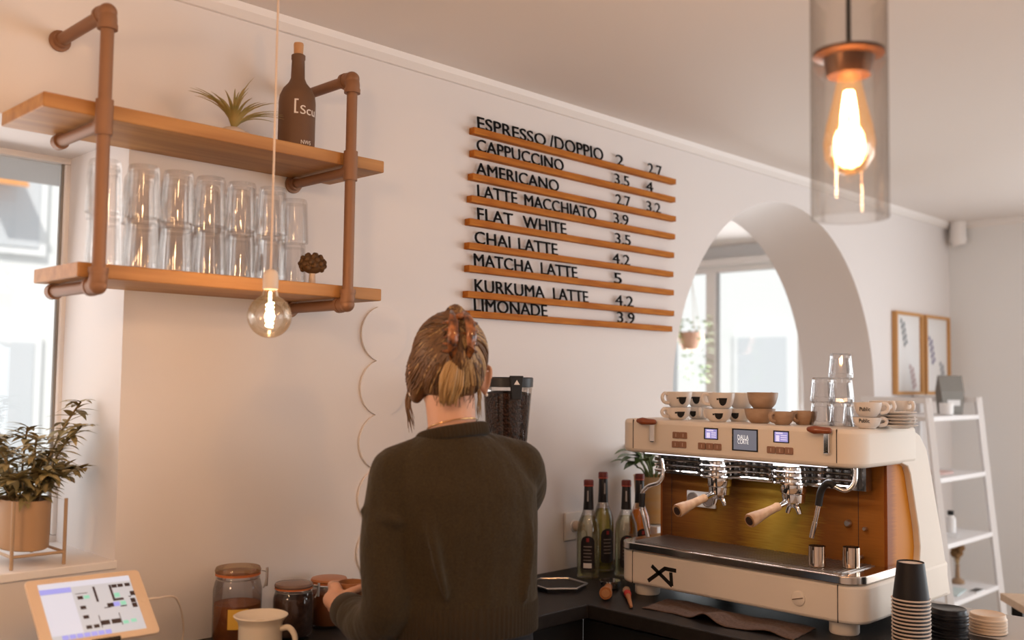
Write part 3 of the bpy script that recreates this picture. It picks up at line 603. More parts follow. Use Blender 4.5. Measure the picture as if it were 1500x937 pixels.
# upper housing
bm = nb(); prism(bm, rrect(MX, 2.76, Y0, Y1, (.06, .02, .02, .06), 1.350), (0, 0, .100)); up = obj('upper_housing', bm, CREAM, m_, bevel=.012, angle=30)
for y in (1.203, 1.862): bm = nb(); box(bm, (MX - .0006, y - .0012, 1.362), (MX + .002, y + .0012, 1.449)); obj('seam', bm, DARKGAP, up, smooth=False)
# back shell with shoulders
prof = [(2.66, 1.4495), (2.72, 1.446), (2.78, 1.425), (2.825, 1.385), (2.85, 1.33), (2.93, 1.12), (2.985, .96), (2.985, .956), (2.755, .956), (2.755, 1.02), (2.768, 1.07), (2.775, 1.115), (2.765, 1.17), (2.735, 1.26), (2.715, 1.32), (2.70, 1.342), (2.66, 1.352)]
bm = nb(); prism(bm, [(x, Y0 + .002, z) for x, z in prof], (0, Y1 - Y0 - .004, 0)); obj('back_shell', bm, CREAM, m_, bevel=.010, angle=35)
def burst(name, axis, centre, half, stops):
    m = bpy.data.materials.new(name); m.use_nodes = True; nt = m.node_tree; p = nt.nodes['Principled BSDF']; p.inputs['Roughness'].default_value = .5; p.inputs['Specular IOR Level'].default_value = .14
    tc = nt.nodes.new('ShaderNodeTexCoord'); sp = nt.nodes.new('ShaderNodeSeparateXYZ'); nt.links.new(tc.outputs['Object'], sp.inputs[0])
    a = nt.nodes.new('ShaderNodeMath'); a.operation = 'SUBTRACT'; a.inputs[1].default_value = centre; nt.links.new(sp.outputs[axis], a.inputs[0])
    b = nt.nodes.new('ShaderNodeMath'); b.operation = 'DIVIDE'; b.inputs[1].default_value = half; nt.links.new(a.outputs[0], b.inputs[0])
    mp = nt.nodes.new('ShaderNodeMapping'); mp.inputs['Scale'].default_value = (14, 14, 260) ; nt.links.new(tc.outputs['Object'], mp.inputs[0]); n = nt.nodes.new('ShaderNodeTexNoise'); n.inputs['Scale'].default_value = 1; n.inputs['Detail'].default_value = 4; nt.links.new(mp.outputs[0], n.inputs['Vector'])
    c = nt.nodes.new('ShaderNodeMath'); c.operation = 'MULTIPLY_ADD'; c.inputs[1].default_value = .30; nt.links.new(n.outputs[0], c.inputs[0]); nt.links.new(b.outputs[0], c.inputs[2])
    e = nt.nodes.new('ShaderNodeMath'); e.operation = 'MULTIPLY_ADD'; e.inputs[1].default_value = .5; e.inputs[2].default_value = .42; nt.links.new(c.outputs[0], e.inputs[0])
    r = nt.nodes.new('ShaderNodeValToRGB'); els = r.color_ramp.elements; els[0].position = stops[0][0]; els[0].color = (*stops[0][1], 1); els[1].position = stops[-1][0]; els[1].color = (*stops[-1][1], 1)
    for po, co in stops[1:-1]: q = els.new(po); q.color = (*co, 1)
    nt.links.new(e.outputs[0], r.inputs[0]); nt.links.new(r.outputs[0], p.inputs['Base Color']); return m
# local y of the machine: 0 = centre, negative = near the guests
BF = burst('sunburst_front', 1, 0, .36, [(0, (.36, .13, .02)), (.13, (.26, .09, .015)), (.24, (.19, .065, .013)), (.37, (.42, .26, .035)), (.46, (.48, .32, .05)), (.55, (.32, .17, .022)), (.63, (.17, .065, .014)), (.74, (.30, .14, .02)), (.85, (.24, .09, .018)), (1, (.12, .04, .011))])
BS = burst('sunburst_side', 0, .0, .10, [(0, (.24, .06, .01)), (.20, (.34, .10, .015)), (.36, (.60, .21, .018)), (1, (.66, .25, .022))])
bm = nb(); box(bm, (2.603, 1.168, 1.058), (2.620, 1.897, 1.353)); wf = obj('wood_front', bm, BF, m_, smooth=False, bevel=.002)
for y in (1.24, 1.86): bm = nb(); box(bm, (2.6022, y - .0007, 1.06), (2.6035, y + .0007, 1.35)); obj('seam', bm, DARKGAP, wf, smooth=False)
for y in (1.160, 1.889):
    bm = nb(); prism(bm, [(x, y, z) for x, z in ((2.604, 1.058), (2.604, 1.353), (2.70, 1.353), (2.72, 1.33), (2.78, 1.12), (2.772, 1.06))], (0, .016, 0)); obj('wood_side', bm, BS, m_, smooth=False, bevel=.002)
bm = nb()
for px, py, R in ((1243, 766, .010), (1268, 774, .006), (1263, 815, .005)): q = at(px, py, 0, 2.602); lathe(bm, [(R, 0), (R, .006), (R * .7, .012)], q, 20, M=Matrix.Rotation(-PI / 2, 3, 'Y'))
obj('stud', bm, STEEL, m_)
# steel works under the housing: back plate, rails and group heads
bm = nb(); box(bm, (2.565, 1.20, 1.278), (2.600, 1.885, 1.352)); obj('steel_plate', bm, mat('plate_mirror', (.55, .54, .53), .18, 1), m_, smooth=False)
bm = nb()
for k in range(26): y = 1.215 + k * .0258; box(bm, (2.555, y, 1.283), (2.5645, y + .006, 1.349))
obj('fins', bm, mat('fin_dark', (.10, .09, .085), .3, .8), m_, smooth=False)
GY = (1.632, 1.392)
bm = nb()
for z in (1.290, 1.306, 1.322, 1.338):
    P_ = []
    for k in range(61):
        y = 1.225 + .65 * k / 60; bul = max(math.exp(-((y - g) / .055) ** 4) for g in GY); P_.append((2.535 - .065 * bul, y, z))
    tube(bm, P_, .0042, 8, up=(1, 0, 0))
obj('cup_rail', bm, CHROME, m_)
for gy in GY:
    bm = nb(); lathe(bm, [(.030, 1.349), (.034, 1.30), (.036, 1.285), (.036, 1.262), (.033, 1.258)], (2.525, gy, 0), 36); obj('group_head', bm, CHROME, m_)
bm = nb(); box(bm, (2.435, 1.25, 1.346), (2.447, 1.84, 1.3495)); obj('led_strip', bm, mat('led_white', (.8, .8, .8), .4, emit=(.95, .93, 1), es=1.6), m_, smooth=False)
# gauges
gp = at(1028, 731, 0, 2.60); bm = nb(); box(bm, (2.594, gp.y - .052, gp.z - .024), (2.602, gp.y + .052, gp.z + .024)); ga = obj('gauge_plate', bm, mat('gauge_white', (.80, .79, .78), .35), m_, smooth=False, bevel=.002)
for dy in (.028, -.026):
    bm = nb(); lathe(bm, [(.020, 0), (.020, .004), (.017, .005), (.016, .003), (.001, .003)], (2.594, gp.y + dy, gp.z), 28, M=Matrix.Rotation(-PI / 2, 3, 'Y')); obj('gauge', bm, mat('gauge_face', (.34, .28, .25), .25, .4), ga)
# front controls
def onF(px, py): return at(px, py, 0, MX)
def fbox(bm, x0, y0, x1, y1, d0, d1):
    a = onF(x0, y0); b = onF(x1, y1); box(bm, (MX - d1, min(a.y, b.y), min(a.z, b.z)), (MX - d0, max(a.y, b.y), max(a.z, b.z)))
BTN = mat('button_copper', (.36, .19, .12), .4, .5)
SCB = mat('display_grey', (.06, .06, .07), .2, emit=(.14, .14, .17), es=1.0); SCL = mat('display_lilac', (.1, .1, .2), .3, emit=(.30, .27, .55), es=1.0)
for n, (px, py) in enumerate(((991, 637), (1001.5, 637.5), (990, 650.5), (1000.5, 651), (1028.5, 653), (1040, 653.7), (1051.5, 654.4), (1130, 658.5), (1143, 659.5), (1156, 660.3))):
    q = onF(px, py); bm = nb(); prism(bm, [(MX - .0002, y, z) for y, z, _ in rrect(q.y - .0125, q.y + .0125, q.z - .0095, q.z + .0095, (.003,) * 4, 0, 4)], (-.003, 0, 0)); b_ = obj('button', bm, BTN, up, smooth=False, bevel=.0008)
    bm = nb(); box(bm, (MX - .0036, q.y - .0012, q.z - .005), (MX - .0032, q.y + .0012, q.z + .005)); obj('mark', bm, mat('mark_pale', (.60, .42, .32), .5) if n == 0 else bpy.data.materials['mark_pale'], b_, smooth=False)
for (x0, y0, x1, y1) in ((1031.5, 626, 1052, 644), (1133, 630, 1156, 649)):
    bm = nb(); fbox(bm, x0, y0, x1, y1, -.001, .0012); d_ = obj('small_display', bm, BLACK, up, smooth=False)
    bm = nb(); fbox(bm, x0 + 2, y0 + 2, x1 - 1.5, y1 - 1.5, .0012, .0016); sc = obj('screen', bm, SCL, d_, smooth=False)
    bm = nb(); fbox(bm, x0 + 4, y0 + 7, x0 + 9, y1 - 3, .0016, .0018); fbox(bm, x0 + 4, y0 + 3, x0 + 14, y0 + 5.5, .0016, .0018); [fbox(bm, x0 + 11, y0 + 7 + 3 * k, x1 - 3, y0 + 8.6 + 3 * k, .0016, .0018) for k in range(3)]; obj('readout', bm, mat('readout_pale', (.5, .5, .6), .4, emit=(.55, .50, .72), es=1), d_, smooth=False)
bm = nb(); fbox(bm, 1072.5, 627, 1110.5, 662, -.001, .0012); d_ = obj('main_display', bm, BLACK, up, smooth=False)
bm = nb(); fbox(bm, 1075, 629, 1108.5, 660, .0012, .0016); obj('screen', bm, SCB, d_, smooth=False)
TXT = mat('display_text', (.6, .6, .6), .4, emit=(.62, .60, .60), es=1)
for txt, py in (('DALLA', 643), ('CORTE', 649.5)):
    a = onF(1081, py); b = onF(1097, py); place_text('lettering', txt, TXT, (MX - .0018, a.y, a.z), (0, -1, 0), (0, 0, 1), a.y - b.y, .0125, .0004, d_)
al = area('machine_work_light', (2.47, 1.545, 1.342), (2.50, 1.545, 1.0), .60, .02, .8, (.98, .96, 1)); al.rotation_euler = (0, 0, PI / 2)
# steam levers
LEV = mat('lever_wood', (.28, .075, .028), .3, coat=.5)
for px in (958, 1213):
    q0 = onF(px, 617 if px < 1000 else 632); z1 = 1.455 if px > 1000 else 1.455
    bm = nb(); box(bm, (MX - .012, q0.y - .009, 1.385), (MX - .0002, q0.y + .009, z1 - .004)); obj('lever_bracket', bm, CHROME, up, smooth=False, bevel=.003)
    bm = nb(); c_ = Vector((MX - .012, q0.y, z1 - .010)); tube(bm, [c_ + Vector((0, -.008, 0)), c_ + Vector((-.002, .010, 0)), c_ + Vector((-.006, .030, .001)), c_ + Vector((-.009, .042, .002))], [.0085, .0095, .0115, .007], 16, smooth=4, roundcap=True); obj('lever', bm, LEV, up)
# steam wands
RUBB = mat('rubber_black', (.015, .014, .014), .45)
for pts, grip in (([(1253, 676), (1252, 705), (1240, 718), (1222, 712), (1213, 707), (1203, 718), (1199, 740), (1194, 764), (1189, 787)], (3, 6)), ([(970, 672), (972, 690), (966, 706), (950, 712), (941, 722), (940, 742), (944, 760), (950, 786)], (4, 5))):
    xs = 2.47 if pts[0][0] > 1000 else 2.49; P_ = [at(*p, 0, xs - .02 * min(1, i / 4)) for i, p in enumerate(pts)]
    bm = nb(); tube(bm, P_, .0062, 12, smooth=5); tube(bm, P_[-2:], .0075, 14); wd = obj('steam_wand', bm, CHROME, m_)
    bm = nb(); tube(bm, P_[grip[0]:grip[1] + 1], .0095, 14, smooth=5); obj('grip', bm, RUBB, wd)
# portafilters
HW = mat('handle_ash', (.58, .36, .20), .45, var=((60, 60, 8), (.48, .27, .14))); HT = mat('handle_cap', (.05, .03, .025), .4)
def portafilter(label, c, d, mw=HW, spout=True, cap=None):
    r = thing('portafilter', label, 'portafilter', c); c = Vector(c); d = Vector(d).normalized()
    bm = nb(); lathe(bm, [(.034, -.002), (.035, 0), (.035, .012), (.031, .014)] if False else [(.025, -.026), (.031, -.022), (.033, -.002), (.033, -.0005)], c, 32); obj('basket', bm, CHROME, r)
    bm = nb(); a = c + Vector((0, 0, -.013)); tube(bm, [a + d * .030, a + d * .062], [.0085, .0075], 14); obj('neck', bm, CHROME, r)
    bm = nb(); tube(bm, [a + d * .060, a + d * .066, a + d * .075, a + d * .105, a + d * .130, a + d * .137, a + d * .142, a + d * .170, a + d * .176], [.0105, .0125, .0115, .0125, .0150, .0155, .0170, .0195, .0180], 20); h = obj('handle', bm, mw, r)
    bm = nb(); tube(bm, [a + d * .1755, a + d * .178], [.0125, .0115], 20); obj('end_cap', bm, cap or HT, h)
    if spout:
        bm = nb(); sd = Vector((-d.y, d.x, 0)).normalized(); b = c + Vector((0, 0, -.030)); tube(bm, [b + Vector((0, 0, .010)), b - Vector((0, 0, .004))], .010, 12)
        for k in (-1, 1): tube(bm, [b, b + sd * k * .014 - Vector((0, 0, .006)), b + sd * k * .022 - Vector((0, 0, .024))], [.009, .008, .0065], 10, smooth=4)
        obj('spout', bm, CHROME, r)
    return r
for gy, end, lab in ((GY[0], at(992, 748, 0, 2.36), 'wood-handled portafilter locked in the group head beside the gauges'), (GY[1], at(1097, 763, 0, 2.36), 'wood-handled portafilter locked in the group head beside the steam wand')):
    c = Vector((2.525, gy, 1.2575)); portafilter(lab, c, end - (c + Vector((0, 0, -.013))))

# metal shot cups on the tray
def shot(label, px, py):
    q = at(px, py, 2, 1.0818); r = thing('shot_cup', label, 'cup', q, 0, 'metal cups on the drip tray'); bm = nb(); lathe(bm, [(.021, .0003), (.0225, .002), (.0225, .054), (.0215, .054), (.0205, .004), (.001, .004)], q, 32); obj('body', bm, mat('cup_copper_steel', (.75, .58, .45), .12, 1), r)
    bm = nb(); tube(bm, [(q.x - .0226, q.y, q.z + .010), (q.x - .0226, q.y, q.z + .045)], .002, 8); obj('spine', bm, CHROME, r)
shot('shiny steel shot cup on the tray below the steam wand', 1197, 829); shot('shiny steel shot cup on the tray nearest the rounded corner', 1247, 831)

# ------------------------------------------------------------------ cups and glasses on the machine
CUPW = mat('cup_white', (.85, .79, .74), .35); CUPB = mat('cup_beige', (.42, .27, .175), .4, var=((20, 20, 60), (.50, .35, .245)))
def cup(name, label, c, R, H, m, ha, group, mark=None, tilt=0, handle=True):
    r = thing(name, label, 'cup', c, 0, group); c = Vector(c)
    bm = nb(); lathe(bm, [(R * .58, .0005), (R * .66, .004), (R * .84, H * .30), (R * .96, H * .7), (R, H), (R * .94, H), (R * .9, H * .7), (R * .76, H * .28), (R * .5, .008), (.001, .008)], c, 36); obj('body', bm, m, r)
    if handle:
        d = Vector((math.cos(ha), math.sin(ha), 0)); bm = nb(); hp = [(R * .93, H * .86), (R * 1.22, H * .90), (R * 1.42, H * .66), (R * 1.28, H * .36), (R * .86, H * .26)]
        tube(bm, [c + d * a + Vector((0, 0, z)) for a, z in hp], .0052, 10, smooth=5); obj('handle', bm, m, r)
    if mark is not None:
        bm = nb(); w2, h0, h1 = .0125, H * .22, H * .68; N_ = 12
        def sp(s, z): rr_ = R * (.84 + (.96 - .84) * (z / H - .3) / .4) + .0012; a = mark + s / rr_; return (c.x + rr_ * math.cos(a), c.y + rr_ * math.sin(a), c.z + z)
        top = [bm.verts.new(sp(-w2 + 2 * w2 * k / N_, h1)) for k in range(N_ + 1)]; bot = [bm.verts.new(sp(-w2 + 2 * w2 * k / N_, h1 - .0008 - (h1 - h0) * math.sqrt(max(0, 1 - (-1 + 2 * k / N_) ** 2)))) for k in range(N_ + 1)]
        for k in range(N_): bm.faces.new((bot[k], bot[k + 1], top[k + 1], top[k]))
        a_ = [bm.verts.new(sp(s, z)) for s, z in ((-w2 - .006, h1 - .001), (-w2, h1 - .001), (-w2, h1 - .006), (-w2 - .006, h1 - .006))]; bm.faces.new(a_[::-1])
        obj('emblem', bm, BLACK, r)
    return r
def mpos(px, x): p = at(px, 600, 0, x); return p.y
ZT = 1.4505
G1 = 'white cups on the espresso machine'; G2 = 'beige cups on the espresso machine'
def facing(x, y): return math.atan2(-y, -x)
wc = [('lower white cup at the left end of the machine top', 992, 2.50, 0, -.9, .30), ('upper white cup at the left end of the machine top', 994, 2.50, 1, -1.0, .32),
      ('lower white cup with its handle towards the camera', 1024, 2.60, 0, .05, -.55), ('upper white cup behind the left end stacks', 1024, 2.60, 1, 1.9, -.25),
      ('lower white cup with a black emblem above the small left display', 1052, 2.50, 0, -2.4, .05), ('upper white cup with a black emblem above the small left display', 1056, 2.50, 1, -1.2, .15),
      ('lower white cup half hidden left of the beige cups', 1083, 2.58, 0, 2.6, -.35), ('upper white cup half hidden left of the beige cups', 1086, 2.59, 1, 2.6, None)]
for lab, px, x, lev, hh, mk in wc:
    y = mpos(px, x); fa = facing(x, y); cup('coffee_cup', lab, (x, y, ZT + lev * .0375), .041, .047 if lev else .037, CUPW, fa + hh, G1, None if mk is None else fa + mk)
for lab, px, x, lev, hh, R, H in (('lower beige cup at the left of the beige cups', 1113, 2.53, 0, 2.5, .044, .041), ('upper beige cup stacked above the main display', 1117, 2.53, 1, 2.6, .044, .046), ('beige cup with its handle to the left in front of the beige stack', 1146, 2.485, 0, -.75, .034, .036), ('beige cup beside the stacked glasses', 1178, 2.55, 0, -.6, .036, .038)):
    y = mpos(px, x); fa = facing(x, y); cup('coffee_cup', lab, (x, y, ZT + lev * .0415), R, H, CUPB, fa + hh, G2)
# faceted glasses
FG = [None]
def facet(label, c):
    if FG[0] is None:
        bm = nb(); n = 20; R0, R1, H = .0335, .0285, .066; rings = []
        for z, R, f in ((0, R0, 0), (.010, R0, 0), (.013, R0 * .99, .055), (H - .014, R1 * 1.03, .055), (H - .006, R1, 0), (H, R1 * .93, 0)):
            rings.append([bm.verts.new((R * (1 - (f if k % 2 else 0)) * math.cos(2 * PI * k / n), R * (1 - (f if k % 2 else 0)) * math.sin(2 * PI * k / n), z)) for k in range(n)])
        for z, R in ((H - .004, .001), (H - .014, .001), (H - .014, R1 * .86), (.008, R0 * .90), (0, R0 * .95)): rings.append([bm.verts.new((R * math.cos(2 * PI * k / n), R * math.sin(2 * PI * k / n), z)) for k in range(n)])
        for A, B in zip(rings, rings[1:] + rings[:1]):
            for k in range(n): bm.faces.new((A[k], A[(k + 1) % n], B[(k + 1) % n], B[k]))
        bmesh.ops.remove_doubles(bm, verts=bm.verts, dist=1e-6)
        o = obj('water_glass', bm, glass('facet_glass', (.985, .98, .98), (.80, .79, .79), .6, .03), smooth=False); FG[0] = o
    else: o = FG[0].copy(); COL.objects.link(o)
    o.location = c; return tag(o, label, 'glass', 'water glasses on the espresso machine')
gx = 2.60
for lab, px, x, lev in (('bottom-tier faceted glass at the left of the glass stack', 1204, 2.56, 0), ('bottom-tier faceted glass in the middle of the glass stack', 1233, 2.56, 0), ('faceted glass at the back right of the bottom tier', 1252, 2.635, 0),
                       ('middle-tier faceted glass at the left of the glass stack', 1205, 2.565, 1), ('middle-tier faceted glass under the topmost one', 1233, 2.565, 1), ('topmost faceted glass of the glass stack', 1232, 2.57, 2)):
    facet(lab, (x, mpos(px, x), ZT + lev * .0664))
# cups lying with lettering, saucers
for lab, px, x, lev, hh in (('lower cream cup with dark script lettering beside the saucers', 1270, 2.50, 0, 1.9), ('upper cream cup with dark script lettering beside the saucers', 1271, 2.50, 1, 1.7)):
    y = mpos(px, x); fa = facing(x, y); r = cup('coffee_cup', lab, (x, y, ZT + lev * .030), .036, .029 if not lev else .038, CUPW, fa + hh, 'lettered cups on the espresso machine')
    wrap_text('lettering', 'Public', BLACK, (x, y, 0), .0352, ZT + lev * .030 + .016, .010, .026, fa - .2, r, .0016)
for k, (px, x) in enumerate(((1292, 2.60), (1305, 2.61))):
    y = mpos(px, x); fa = facing(x, y)
    for lev in (0, 1): cup('coffee_cup', '%s cream cup %s behind the saucers, handle towards the saucers' % (('lower', 'upper')[lev], ('left', 'right')[k]), (x + (.0 if k == 0 else .065), y, ZT + lev * .035), .034, .034 if not lev else .036, CUPW, fa + .7, 'plain cups behind the saucers')
x = 2.58; y = mpos(1319, x) 
for k in range(5):
    bm = nb(); lathe(bm, [(.022, .0002), (.026, .003), (.043, .0075), (.0455, .0085), (.0445, .0098), (.026, .0055), (.001, .005)], (0, 0, 0), 40); o = obj('saucer', bm, CUPW); o.location = (x + random.uniform(-.003, .003), y + .004 + random.uniform(-.003, .003), ZT + k * .0086); tag(o, 'cream saucer, %s from the bottom of the saucer stack on the machine' % ORD[k], 'saucer', 'saucers on the espresso machine')

# ------------------------------------------------------------------ takeaway cups and lids
PAPER = mat('paper_rim', (.80, .66, .56), .5); KRAFT = mat('paper_black', (.014, .011, .011), .5)
tc0 = Vector((2.485, 1.048, CT + .0005))
def paper_cup(label, z):
    r = thing('paper_cup', label, 'paper cup', tc0 + Vector((0, 0, z)), 0, 'black paper cups stacked upside down')
    c = r.location
    bm = nb(); lathe(bm, [(.0435, .003), (.0325, .092), (.0318, .0925), (.0315, .088), (.002, .087)], c, 36, cap0=False); obj('wall', bm, KRAFT, r)
    bm = nb(); lathe(bm, [(.0432, .0), (.0462, .0), (.047, .0018), (.0462, .0036), (.0432, .0036)], c, 36, cap0=False, cap1=False); lathe(bm, [(.0432, .0036), (.0432, 0)], c, 36, cap0=False, cap1=False); obj('rim', bm, PAPER, r)
    bm = nb(); lathe(bm, [(.0312, .0885), (.001, .0885)], c, 32, cap0=False); obj('base_disc', bm, PAPER, r)
for k in range(13): paper_cup('black paper cup with pale rim, %s from the bottom of the upside-down stack' % ORD[k], k * .0092)
BLID = mat('lid_black_plastic', (.012, .010, .011), .3); WLID = mat('lid_cream', (.78, .60, .45), .4)
def lid(label, c, m, group):
    bm = nb(); lathe(bm, [(.0455, 0), (.047, .001), (.047, .005), (.0445, .007), (.0435, .0155), (.041, .017), (.039, .0155), (.001, .0145)], (0, 0, 0), 40, cap0=False); o = obj('cup_lid', bm, m); o.location = c; tag(o, label, 'lid', group)
bp = Vector((2.635, 1.012, CT + .001)); wp = Vector((2.752, .958, CT + .002))
for k in range(8): lid('black cup lid, %s from the bottom of the stack right of the paper cups' % ORD[k], bp + Vector((.001 * (k % 3 - 1), .0015 * (k % 2), k * .0078)), BLID, 'black lids beside the paper cups')
for k in range(5): lid('cream cup lid, %s from the bottom of the stack on the grey ledge' % ORD[k], wp + Vector((0, 0, k * .0078)), WLID, 'cream lids on the ledge')

# ------------------------------------------------------------------ bottles, plant, tools in the corner
LAB = mat('label_black', (.018, .012, .012), .45); FOIL = mat('foil_black', (.012, .010, .011), .35); CAPR = mat('cap_red', (.16, .025, .02), .4)
def patch(bm, c, R, a0, a1, z0, z1, n=12, arch=0):
    prev = None
    for k in range(n + 1):
        t = k / n; a = a0 + (a1 - a0) * t; zt = z1 - arch * (1 - math.sqrt(max(0, 1 - (2 * t - 1) ** 2))); row = [bm.verts.new((c.x + R * math.cos(a), c.y + R * math.sin(a), c.z + z)) for z in (z0 + arch * .35 * (1 - math.sqrt(max(0, 1 - (2 * t - 1) ** 2))), zt)]
        if prev: bm.faces.new((prev[0], row[0], row[1], prev[1]))
        prev = row
def syrup(label, c, H, liq, turn):
    r = thing('syrup_bottle', label, 'bottle', c, 0, 'syrup bottles by the wall'); c = Vector(c); s = H / .32; R = .0375
    bm = nb(); lathe(bm, [(R * .92, .0005), (R, .004), (R, .145 * s), (R * .94, .175 * s), (R * .62, .205 * s), (R * .44, .225 * s), (R * .37, .25 * s), (R * .36, .30 * s)], c, 36, cap1=False); obj('body', bm, GLASS, r)
    bm = nb(); lathe(bm, [(R * .88, .008), (R * .94, .012), (R * .94, .142 * s), (R * .86, .172 * s), (R * .54, .2 * s), (.001, .203 * s)], c, 32); obj('syrup', bm, liq, r)
    bm = nb(); lathe(bm, [(R * .47, .222 * s), (R * .43, .25 * s), (R * .40, .296 * s), (R * .38, .298 * s)], c, 28, cap0=False, cap1=False); obj('foil', bm, FOIL, r)
    bm = nb(); lathe(bm, [(R * .41, .298 * s), (R * .44, .30 * s), (R * .44, .317 * s), (R * .38, .32 * s), (.001, .32 * s)], c, 28); obj('cap', bm, CAPR, r)
    bm = nb(); lathe(bm, [(R * .445, .300 * s), (R * .452, .3015 * s), (R * .445, .303 * s)], c, 28, cap0=False, cap1=False); obj('cap_ring', bm, mat('ring_red', (.50, .10, .07), .4), r)
    va = facing(c.x, c.y) + turn; bm = nb(); patch(bm, c, R + .0008, va - .62, va + .62, .030 * s, .140 * s, 14, .022); lb = obj('label', bm, LAB, r)
    bm = nb()
    for k in range(5): patch(bm, c, R + .0013, va - .36, va + .36 - .1 * (k % 2), (.060 + .011 * k) * s, (.0625 + .011 * k) * s, 6)
    obj('print', bm, mat('print_grey', (.30, .25, .23), .6), lb); bm = nb(); patch(bm, c, R + .0013, va - .12, va + .12, .121 * s, .133 * s, 6); obj('crest', bm, mat('crest_red', (.30, .03, .03), .5), lb)
    bm = nb(); patch(bm, c, R * .42 + .0010, va - .25, va + .05, .25 * s, .285 * s, 4); obj('neck_print', bm, mat('neck_print', (.40, .36, .34), .5), r)
    if turn == -.05:
        bm = nb(); patch(bm, c, R + .0014, va - .36, va + .36, .036 * s, .052 * s, 6); bc_ = obj('price_sticker', bm, WHITEINK, lb); bm = nb(); [patch(bm, c, R + .0018, va - .22 + .06 * k, va - .19 + .06 * k, .039 * s, .049 * s, 2) for k in range(8)]; obj('bars', bm, BLACK, bc_) if False else bm.free()
def liquid(n, t, e): return glass(n, t, e, .25)
CL = liquid('syrup_clear', (.95, .93, .80), (.80, .78, .55)); YL = liquid('syrup_yellow', (.88, .85, .45), (.60, .58, .22)); OR = mat('syrup_orange', (.85, .24, .012), .3)
syrup('clear syrup bottle standing furthest left beside the socket', (2.514, 2.130, CT), .318, CL, -.05)
syrup('pale yellow syrup bottle standing against the wall', (2.640, 2.172, CT), .333, YL, .45)
syrup('clear syrup bottle in front with a red crest on its label', (2.628, 2.062, CT), .315, CL, .1)
syrup('orange syrup bottle half hidden behind the steam wand', (2.757, 2.105, CT), .325, OR, .35)
pc = Vector((2.915, 2.165, CT + .0005)); bm = nb(); box(bm, (pc.x - .072, pc.y - .072, pc.z), (pc.x + .072, pc.y + .072, pc.z + .135)); o = obj('plant_stand', bm, WHITE, smooth=False, bevel=.003); tag(o, 'white block under the tan pot in the counter corner', 'stand')
p0 = pc + Vector((0, 0, .136)); r = thing('potted_plant', 'broad-leaved green plant in a tan pot in the counter corner', 'plant', p0)
bm = nb(); lathe(bm, [(.052, .0005), (.060, .004), (.070, .165), (.073, .168), (.068, .168), (.065, .15), (.001, .15)], p0, 36); obj('pot', bm, mat('pot_ochre', (.60, .36, .13), .5, var=((6, 6, 30), (.55, .38, .22))), r)
bm = nb(); bs = nb()
for i in range(13):
    a = 2.2 + i * 2.4; s0 = p0 + Vector((.02 * math.cos(a), .02 * math.sin(a), .15)); sp_ = random.uniform(.035, .075); tp = s0 + Vector((sp_ * math.cos(a), min(sp_ * math.sin(a), .03), random.uniform(.03, .10))); tube(bs, [s0, (s0 + tp) / 2 + Vector((0, 0, .015)), tp], .003, 6, smooth=3)
    leaf(bm, tp, (math.cos(a), min(math.sin(a), .25), .45), random.uniform(.085, .12), .045, 1.1, 7, .25)
for k, (px, py) in enumerate(((905, 672), (915, 690), (925, 660), (940, 672))):
    e = at(px, py, 1, 2.13); s0 = p0 + Vector((-.01, -.01, .15)); mid = s0 + (e - s0) * .45 + Vector((0, 0, .05)); tube(bs, [s0, mid], .003, 6); leaf(bm, mid, e - mid + Vector((0, 0, .03)), (e - mid).length * 1.05, .046, .5, 7, .25)
obj('stems', bs, mat('stem_green', (.10, .13, .04), .6), r); obj('leaves', bm, mat('leaf_green', (.045, .085, .022), .35, var=((18, 18, 18), (.08, .14, .04))), r)
# hexagonal tamping mat with metal rim
hc = Vector((2.318, 2.085, CT + .0005)); r = thing('tamping_mat', 'black hexagonal mat with a metal rim between grinder and bottles', 'mat', hc)
hexa = lambda R, z: [hc + Vector((R * math.cos(a), R * math.sin(a), z)) for a in [math.radians(20 + 60 * k) for k in range(6)]]
bm = nb(); prism(bm, hexa(.088, 0), (0, 0, .010)); obj('pad', bm, RUBB, r, smooth=False)
bm = nb(); P_ = hexa(.091, .012); tube(bm, P_ + P_[:1], .0035, 8); obj('rim', bm, STEEL, r)
# portafilter and brush lying on the counter
portafilter('wood-handled portafilter lying on the counter in front of the bottles', (2.425, 1.965, CT + .0275), Vector((-.165, -.115, .010)), mat('handle_orange', (.45, .17, .05), .4, var=((60, 60, 8), (.36, .12, .03))), False, mat('cap_wood', (.50, .22, .08), .5))
a = Vector((2.405, 1.885, CT + .013)); b = Vector((2.258, 1.752, CT + .0075)); d = (b - a).normalized(); r = thing('brush', 'wooden counter brush with a red collar lying before the machine', 'brush', (a + b) / 2)
bm = nb(); tube(bm, [a + d * .075, a + d * .09, a + d * .14, b], [.0085, .007, .006, .0045], 14, roundcap=True); obj('handle', bm, mat('brush_wood', (.42, .17, .07), .45), r)
bm = nb(); tube(bm, [a + d * .045, a + d * .076], [.0115, .009], 16); obj('collar', bm, mat('brush_red', (.55, .03, .03), .4), r)
bm = nb()
for k in range(70):
    t = k * 2.4; q = .009 * math.sqrt((k + .5) / 70); u = Vector((0, 0, 1)); s = d.cross(u).normalized(); off = s * q * math.cos(t) + u * q * math.sin(t); tube(bm, [a + d * .046 + off, a + d * .002 + off * 1.25], .0011, 4)
o = obj('bristles', bm, mat('bristle_pale', (.60, .42, .30), .8), r); o['kind'] = 'stuff'
